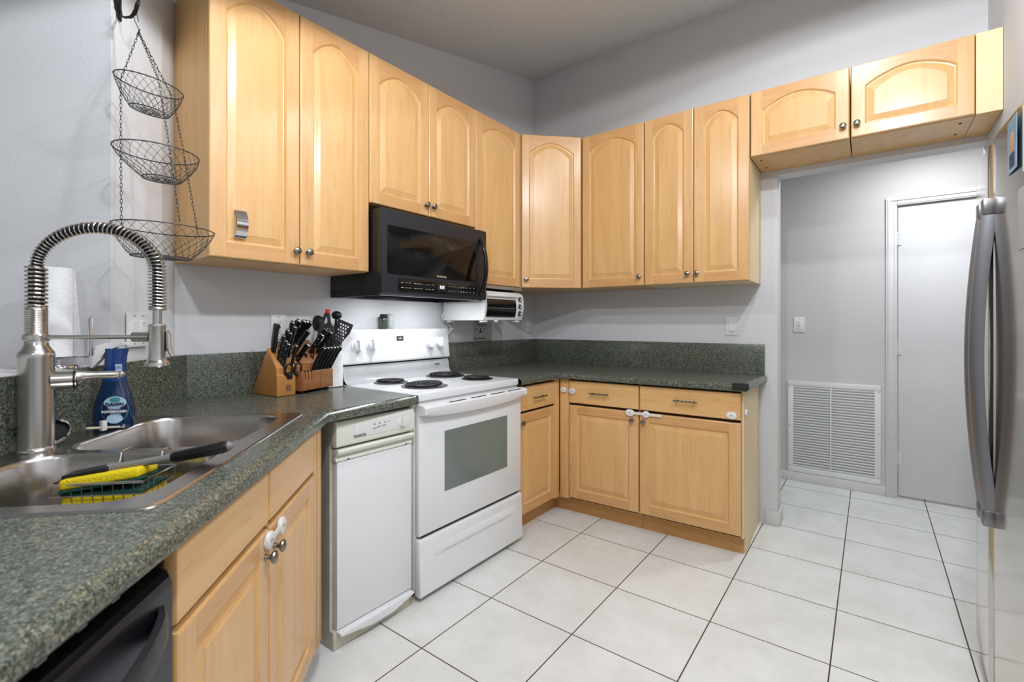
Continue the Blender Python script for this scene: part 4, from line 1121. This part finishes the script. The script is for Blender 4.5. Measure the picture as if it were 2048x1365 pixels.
# block two
K2 = Vector((.236, -2.152, CT)); A2 = math.radians(108)
W2 = .205
t = thing('knife_block', 'darker striped wood knife block with steak knife row, beside the white crock', 'knife block', K2, A2)
pf = [(0, .014), (0, .095), (.012, .103), (.028, .103), (.028, .135), (.15, .235), (.185, .02), (.18, .014)]
mb = MB(); mb.prism(pf, 0, W2, 'block2', 'yz', .0015); obj('block_body', mb, t)
mb = MB()
for x in (.015, W2-.03):
    for y in (.015, .14): mb.box(x, y, 0, x+.016, y+.016, .0142, 'rubber')
obj('feet', mb, t)
for x in (.022, .042, .062):
    mb = MB(); mb.prism([(-.0006, .062), (.006, .062), (.020, .0985), (.020, .1036), (-.0006, .1036)], x, x+.003, 'gap', 'yz'); obj('slot', mb, t)
for x, u in ((.03, .3), (.06, .55), (.09, .3), (.12, .2), (.15, .4)):
    y = .028+.122*u; z = .135+.1*u; mb = MB(); mb.box(x, y-.012, z-.012, x+.004, y+.012, z+.0105, 'gap'); obj('slot', mb, t)
R2 = Matrix.Rotation(A2, 4, 'Z')
def on2(x, y, z): return K2+(R2 @ Vector((x, y, z)))
nrm2 = (R2 @ Vector((.0, -.10, .122))).normalized()
dr2 = (nrm2*.75+upv*.35+VR*.22).normalized()
for i in range(6):
    knife('steak_knife', 'black steak knife in the front row of the darker block, '+('leftmost', 'second from left', 'third from left', 'third from right', 'second from right', 'rightmost')[i], on2(.078+i*.0225, .008, .1015), dr2*.6+upv*.45+(R2 @ Vector((.35, -.45, 0)))*.3, .105, .0072, blade=.02, group='steak knives in the front row')
spots2 = [(.018, .10, .085, .009, 'lowest at the left end of the darker block'), (.035, .40, .12, .009, 'left of the darker block, middle row'), (.020, .78, .13, .010, 'highest at the left of the darker block'), (.060, .80, .125, .0095, 'top row of the darker block, second from left'),
          (.085, .84, .12, .0095, 'top row of the darker block, third from left'), (.112, .84, .115, .009, 'top row of the darker block, fourth from left'), (.135, .38, .10, .009, 'right of centre in the darker block, short'), (.165, .50, .115, .0085, 'right side of the darker block, inner of two'), (.180, .36, .115, .0085, 'right side of the darker block, outermost')]
for x, u, L, r, w_ in spots2:
    knife('kitchen_knife', 'black riveted kitchen knife '+w_, on2(x, .028+.122*u, .135+.1*u), dr2, L, r, blade=.03)
# crock with utensils
CK = Vector((.075, -1.930, CT))
t = thing('utensil_crock', 'white ceramic utensil crock between the knife blocks and the stove', 'crock', CK, RA-.2)
R_ = .068
mb = MB()
sq = lambda r, z: [(x, y, z) for x, y in rrect(-r, -r, r, r, r*.55, 5)]
mb.loft([sq(R_-.006, .0), sq(R_, .004), sq(R_, .176), sq(R_-.002, .178), sq(R_-.005, .176), sq(R_-.006, .012)], 'ceram', True, True, True); obj('crock_body', mb, t)
def face_rot(d_):
    z = Vector(d_).normalized(); y = (VF-z*VF.dot(z)).normalized(); x = y.cross(z)
    return Matrix((x, y, z)).transposed().to_euler()
def utensil(name, lab, base, tip, mat):
    base, tip = Vector(base), Vector(tip); d_ = tip-base
    t = thing(name, lab, 'utensil', base); t.rotation_euler = face_rot(d_)
    return t, d_.length
ck = lambda x, y, z: CK+VR*x+VF*y+Vector((0, 0, z))
# slotted turner (grey) leaning right
t, L = utensil('slotted_turner', 'grey slotted spatula leaning out of the crock toward the stove', ck(-.03, 0, .02), ck(.105, -.01, .335), 'nylon')
mb = MB(); mb.tube([(0, 0, 0), (0, 0, L*.62)], .006, 'nylon', 10, rs=[.005, .007]); obj('handle', mb, t)
mb = MB(); hl = L*.36; z0 = L*.60
# head plate with holes: grid of cells
nx, nz = 5, 6
def hw(u): return .014+.026*min(1, u*1.6) 
outer = []
for i in range(13): outer.append((-hw(i/12), z0+hl*i/12))
outer += [(hw(1-i/12), z0+hl*(1-i/12)) for i in range(13)]
holes = []
for i in range(nz):
    for j in range(4 if i % 2 else 3):
        u = .22+.62*i/(nz-1); cnt = 4 if i % 2 else 3
        x = (j-(cnt-1)/2)*.0128; z = z0+hl*u
        if abs(x)+.0062 > hw(u): continue
        holes.append([(x+.0043*math.cos(2*PI*k/8), z+.0062*math.sin(2*PI*k/8)) for k in range(8)])
for yy in (-.0015, .0015):
    es = []
    for lp in [outer]+holes:
        vs = [mb.v((x, yy, z)) for x, z in lp]
        for i in range(len(vs)): es.append(mb.bm.edges.new((vs[i], vs[(i+1) % len(vs)])))
    r = bmesh.ops.triangle_fill(mb.bm, use_beauty=True, use_dissolve=False, edges=es, normal=(0, 1, 0))
    for fc in r['geom']:
        if isinstance(fc, bmesh.types.BMFace): fc.material_index = mb.mi('nylon')
for lp in [outer]+holes: mb.loft([[(x, -.0015, z) for x, z in lp], [(x, .0015, z) for x, z in lp]], 'nylon')
obj('blade', mb, t)
def spoon(name, lab, base, tip, bowl, mat, holes=0, hm=None, twist=0.):
    t, L = utensil(name, lab, base, tip, mat)
    mb = MB(); mb.tube([(0, 0, 0), (0, 0, L*.5), (0, 0, L-bowl[1])], .005, hm or mat, 10, rs=[.006, .0055, .006]); obj('handle', mb, t)
    mb = MB(); mb.sph((0, 0, L), bowl[0], mat, 1, bowl[2], bowl[1]/bowl[0], 20, 12)
    for i in range(holes):
        a = 2*PI*i/holes*1.0; rr = .45*bowl[0]*(1 if i else 0)
        for s_ in (-1, 1): mb.cyl((rr*math.cos(a), s_*bowl[0]*bowl[2]*.88, L+rr*math.sin(a)*1.2), (rr*math.cos(a), s_*bowl[0]*bowl[2]*1.01, L+rr*math.sin(a)*1.2), .0032, 'lightp', n=8)
    obj('bowl', mb, t); return t
spoon('ladle', 'large black ladle bowl resting above the maple knife block', ck(-.04, -.02, .02), ck(-.170, -.03, .290), (.052, .046, .75), 'nylonb')
spoon('serving_spoon', 'black serving spoon behind the ladle, leaning left', ck(-.03, .02, .02), ck(-.225, .01, .270), (.028, .045, .3), 'nylonb')
spoon('slotted_spoon', 'dark slotted spoon with round holes in the middle of the utensils', ck(0, 0, .02), ck(.022, -.03, .275), (.030, .045, .30), 'nylon', 7)
spoon('pasta_spoon', 'black scoop spoon behind the tongs, above the darker block', ck(-.02, .02, .02), ck(-.055, .03, .315), (.034, .040, .5), 'nylonb')
spoon('skimmer', 'small black scoop at the top right of the utensils, behind the tongs', ck(.0, .02, .02), ck(.035, .04, .355), (.026, .022, .7), 'nylonb')
spoon('spoon_handle', 'plain dark utensil handle in front of the slotted spatula', ck(.01, -.035, .02), ck(.046, -.055, .215), (.010, .04, .8), 'nylonb')
# tongs with red tip
t, L = utensil('kitchen_tongs', 'black tongs with a red tip standing highest in the crock', ck(-.04, -.01, .02), ck(.012, -.02, .375), 'nylonb')
for s_ in (-1, 1):
    mb = MB(); loops = []
    for i in range(9):
        u = i/8; z = .02+(L-.03)*u; off = s_*(.004+.021*math.sin(PI*u**1.6)); hw_ = .006+.004*math.sin(PI*u)
        loops.append([(off-.0065, -hw_, z), (off+.0065, -hw_, z), (off+.0065, hw_, z), (off-.0065, hw_, z)])
    mb.loft(loops, 'nylon', True, True, True); obj('arm', mb, t)
mb = MB(); mb.box(-.009, -.011, L-.012, .009, .011, L+.010, 'red', .004); obj('lock_tip', mb, t, label='bright red pull tab')
# spice jars on the stove back
t = thing('spice_jar', 'dark lidded spice jar on top of the stove back panel, left of its neighbour', 'jar', (.045, -1.560, 1.1945), 0)
mb = MB(); mb.lathe([(.018, 0), (.0195, .003), (.0195, .058), (.017, .062)], 'spice', 20); obj('glass', mb, t)
mb = MB(); mb.lathe([(.0205, .060), (.0205, .082), (.019, .084)], 'black', 20); obj('lid', mb, t)
t = thing('spice_jar', 'white speckled spice jar on top of the stove back panel, right of its neighbour', 'jar', (.045, -1.512, 1.1945), 0)
mb = MB(); mb.lathe([(.018, 0), (.0195, .003), (.0195, .070), (.017, .074)], 'spicel', 20); obj('glass', mb, t)
mb = MB(); mb.lathe([(.0185, .073), (.0185, .085), (.017, .087)], 'spicel', 20); obj('lid', mb, t)

# ------------------------------------------------------------------ dishwasher
t = thing('dishwasher', 'black stainless dishwasher under the near end of the sink counter', 'dishwasher', D(1.535, .018, 0), RD)
DW = .598
mb = MB(); mb.box(.004, .045, .1, DW-.004, .58, .868, 'bside'); obj('tub', mb, t)
mb = MB(); mb.prism([(.044, .10), (.0, .10), (.0, .812), (.008, .834), (.044, .848)], 0, DW, 'bsteel', 'yz', .002); dd = obj('door', mb, t)
mb = MB(); mb.prism([(.003, .8245), (.0075, .8345), (.044, .8495), (.044, .847)], .004, DW-.004, 'bglass', 'yz')
for i in range(8): mb.box(.06+i*.062, .022, .8405, .075+i*.062, .026, .8432, 'grey')
obj('control_strip', mb, dd)
mb = MB(); n = 22; loops = []
for i in range(n+1):
    a = i/n; x = .03+(DW-.06)*a; bow = .058*math.sin(PI*a)**.7
    y = -.002-bow; zz = .772
    loops.append([(x, y+.008, zz+.022), (x, y-.002, zz+.020), (x, y-.006, zz+.006), (x, y-.006, zz-.012), (x, y, zz-.020), (x, y+.008, zz-.020)])
mb.loft(loops, 'bsteel', True, True, True); obj('door_handle', mb, dd)
mb = MB(); mb.box(.0, .05, 0, DW, .065, .098, 'black'); obj('toe_kick', mb, t)

# ------------------------------------------------------------------ refrigerator
t = thing('refrigerator', 'stainless side-by-side refrigerator at the right edge', 'refrigerator', (2.545, -1.14, 0), -PI/2)
# local: x = toward the camera (-y world), y = into the wall (+x world)
FT = 1.80
mb = MB(); mb.box(-.35, .085, .02, .545, .80, FT-.03, 'shield', .004); obj('case', mb, t)
def fdoor(x0, x1, bowdir):
    mb = MB(); n = 14; lo = []
    pf = []
    for i in range(n+1):
        u = i/n; x = x0+(x1-x0)*u
        far = abs(x)/.55
        y = .022*far**1.6
        e_ = min(u, 1-u)
        if e_ < .08: y += .012*(1-e_/.08)**2
        pf.append((x, y))
    poly = pf+[(x1, .08), (x0, .08)]
    mb.prism(poly, .06, FT, 'fridge', 'xy'); return mb
d1 = obj('freezer_door', fdoor(-.352, -.003, -1), t); d2 = obj('fridge_door', fdoor(.003, .548, 1), t)
def fhandle(x):
    mb = MB(); n = 22; loops = []
    for i in range(n+1):
        a = i/n; z = .62+.985*a; bow = .010+.034*math.sin(PI*a)**.9
        y = -bow; hw_ = .017
        loops.append([(x-hw_, y+.022, z), (x-hw_, y-.004, z), (x-hw_*.7, y-.012, z), (x, y-.013, z), (x+hw_*.7, y-.012, z), (x+hw_, y-.004, z), (x+hw_, y+.022, z)])
    mb.loft(loops, 'hgrey', True, True, True)
    return mb
for dpar, x in ((d1, -.038), (d2, .042)):
    h = obj('door_handle', fhandle(x), dpar)
    for z in (.595, 1.565):
        mb = MB(); mb.box(x-.022, -.026, z, x+.022, .004, z+.05, 'hgrey', .004); obj('handle_mount', mb, h)
mb = MB(); mb.box(-.33, .06, 0, .53, .09, .055, 'black'); obj('kick_grille', mb, t)
# papers and photo on the door
def paper(name, lab, cat, x0, x1, z0, z1, m, pic=False, rot=0.):
    q_ = Vector((2.545, -1.14, 0)); y_ = .022*((x0+x1)/2/.55)**1.6-.0035
    t = thing(name, lab, cat, (2.545+y_, -1.14-(x0+x1)/2, z0), -PI/2)
    mb = MB(); w_ = (x1-x0)/2; mb.box(-w_, -.001, 0, w_, 0, z1-z0, m); obj('sheet', mb, t)
    if pic:
        mb = MB(); mb.sph((0, -.0012, (z1-z0)*.55), .022, 'skin', 1, .05, 1.3); mb.box(-.028, -.0016, .012, .028, -.001, .05, 'labelnavy'); obj('picture', mb, t)
    return t
paper('photograph', 'pale blue photo of a person stuck on the refrigerator door', 'photo', .22, .325, 1.64, 1.785, 'photo', True)
paper('paper_note', 'white sheet of paper on the refrigerator door, right of the photo', 'paper', .345, .50, 1.62, 1.79, 'sheet')
paper('paper_note', 'beige printed card low on the refrigerator door beside the handle', 'paper', .31, .46, 1.42, 1.58, 'bag')
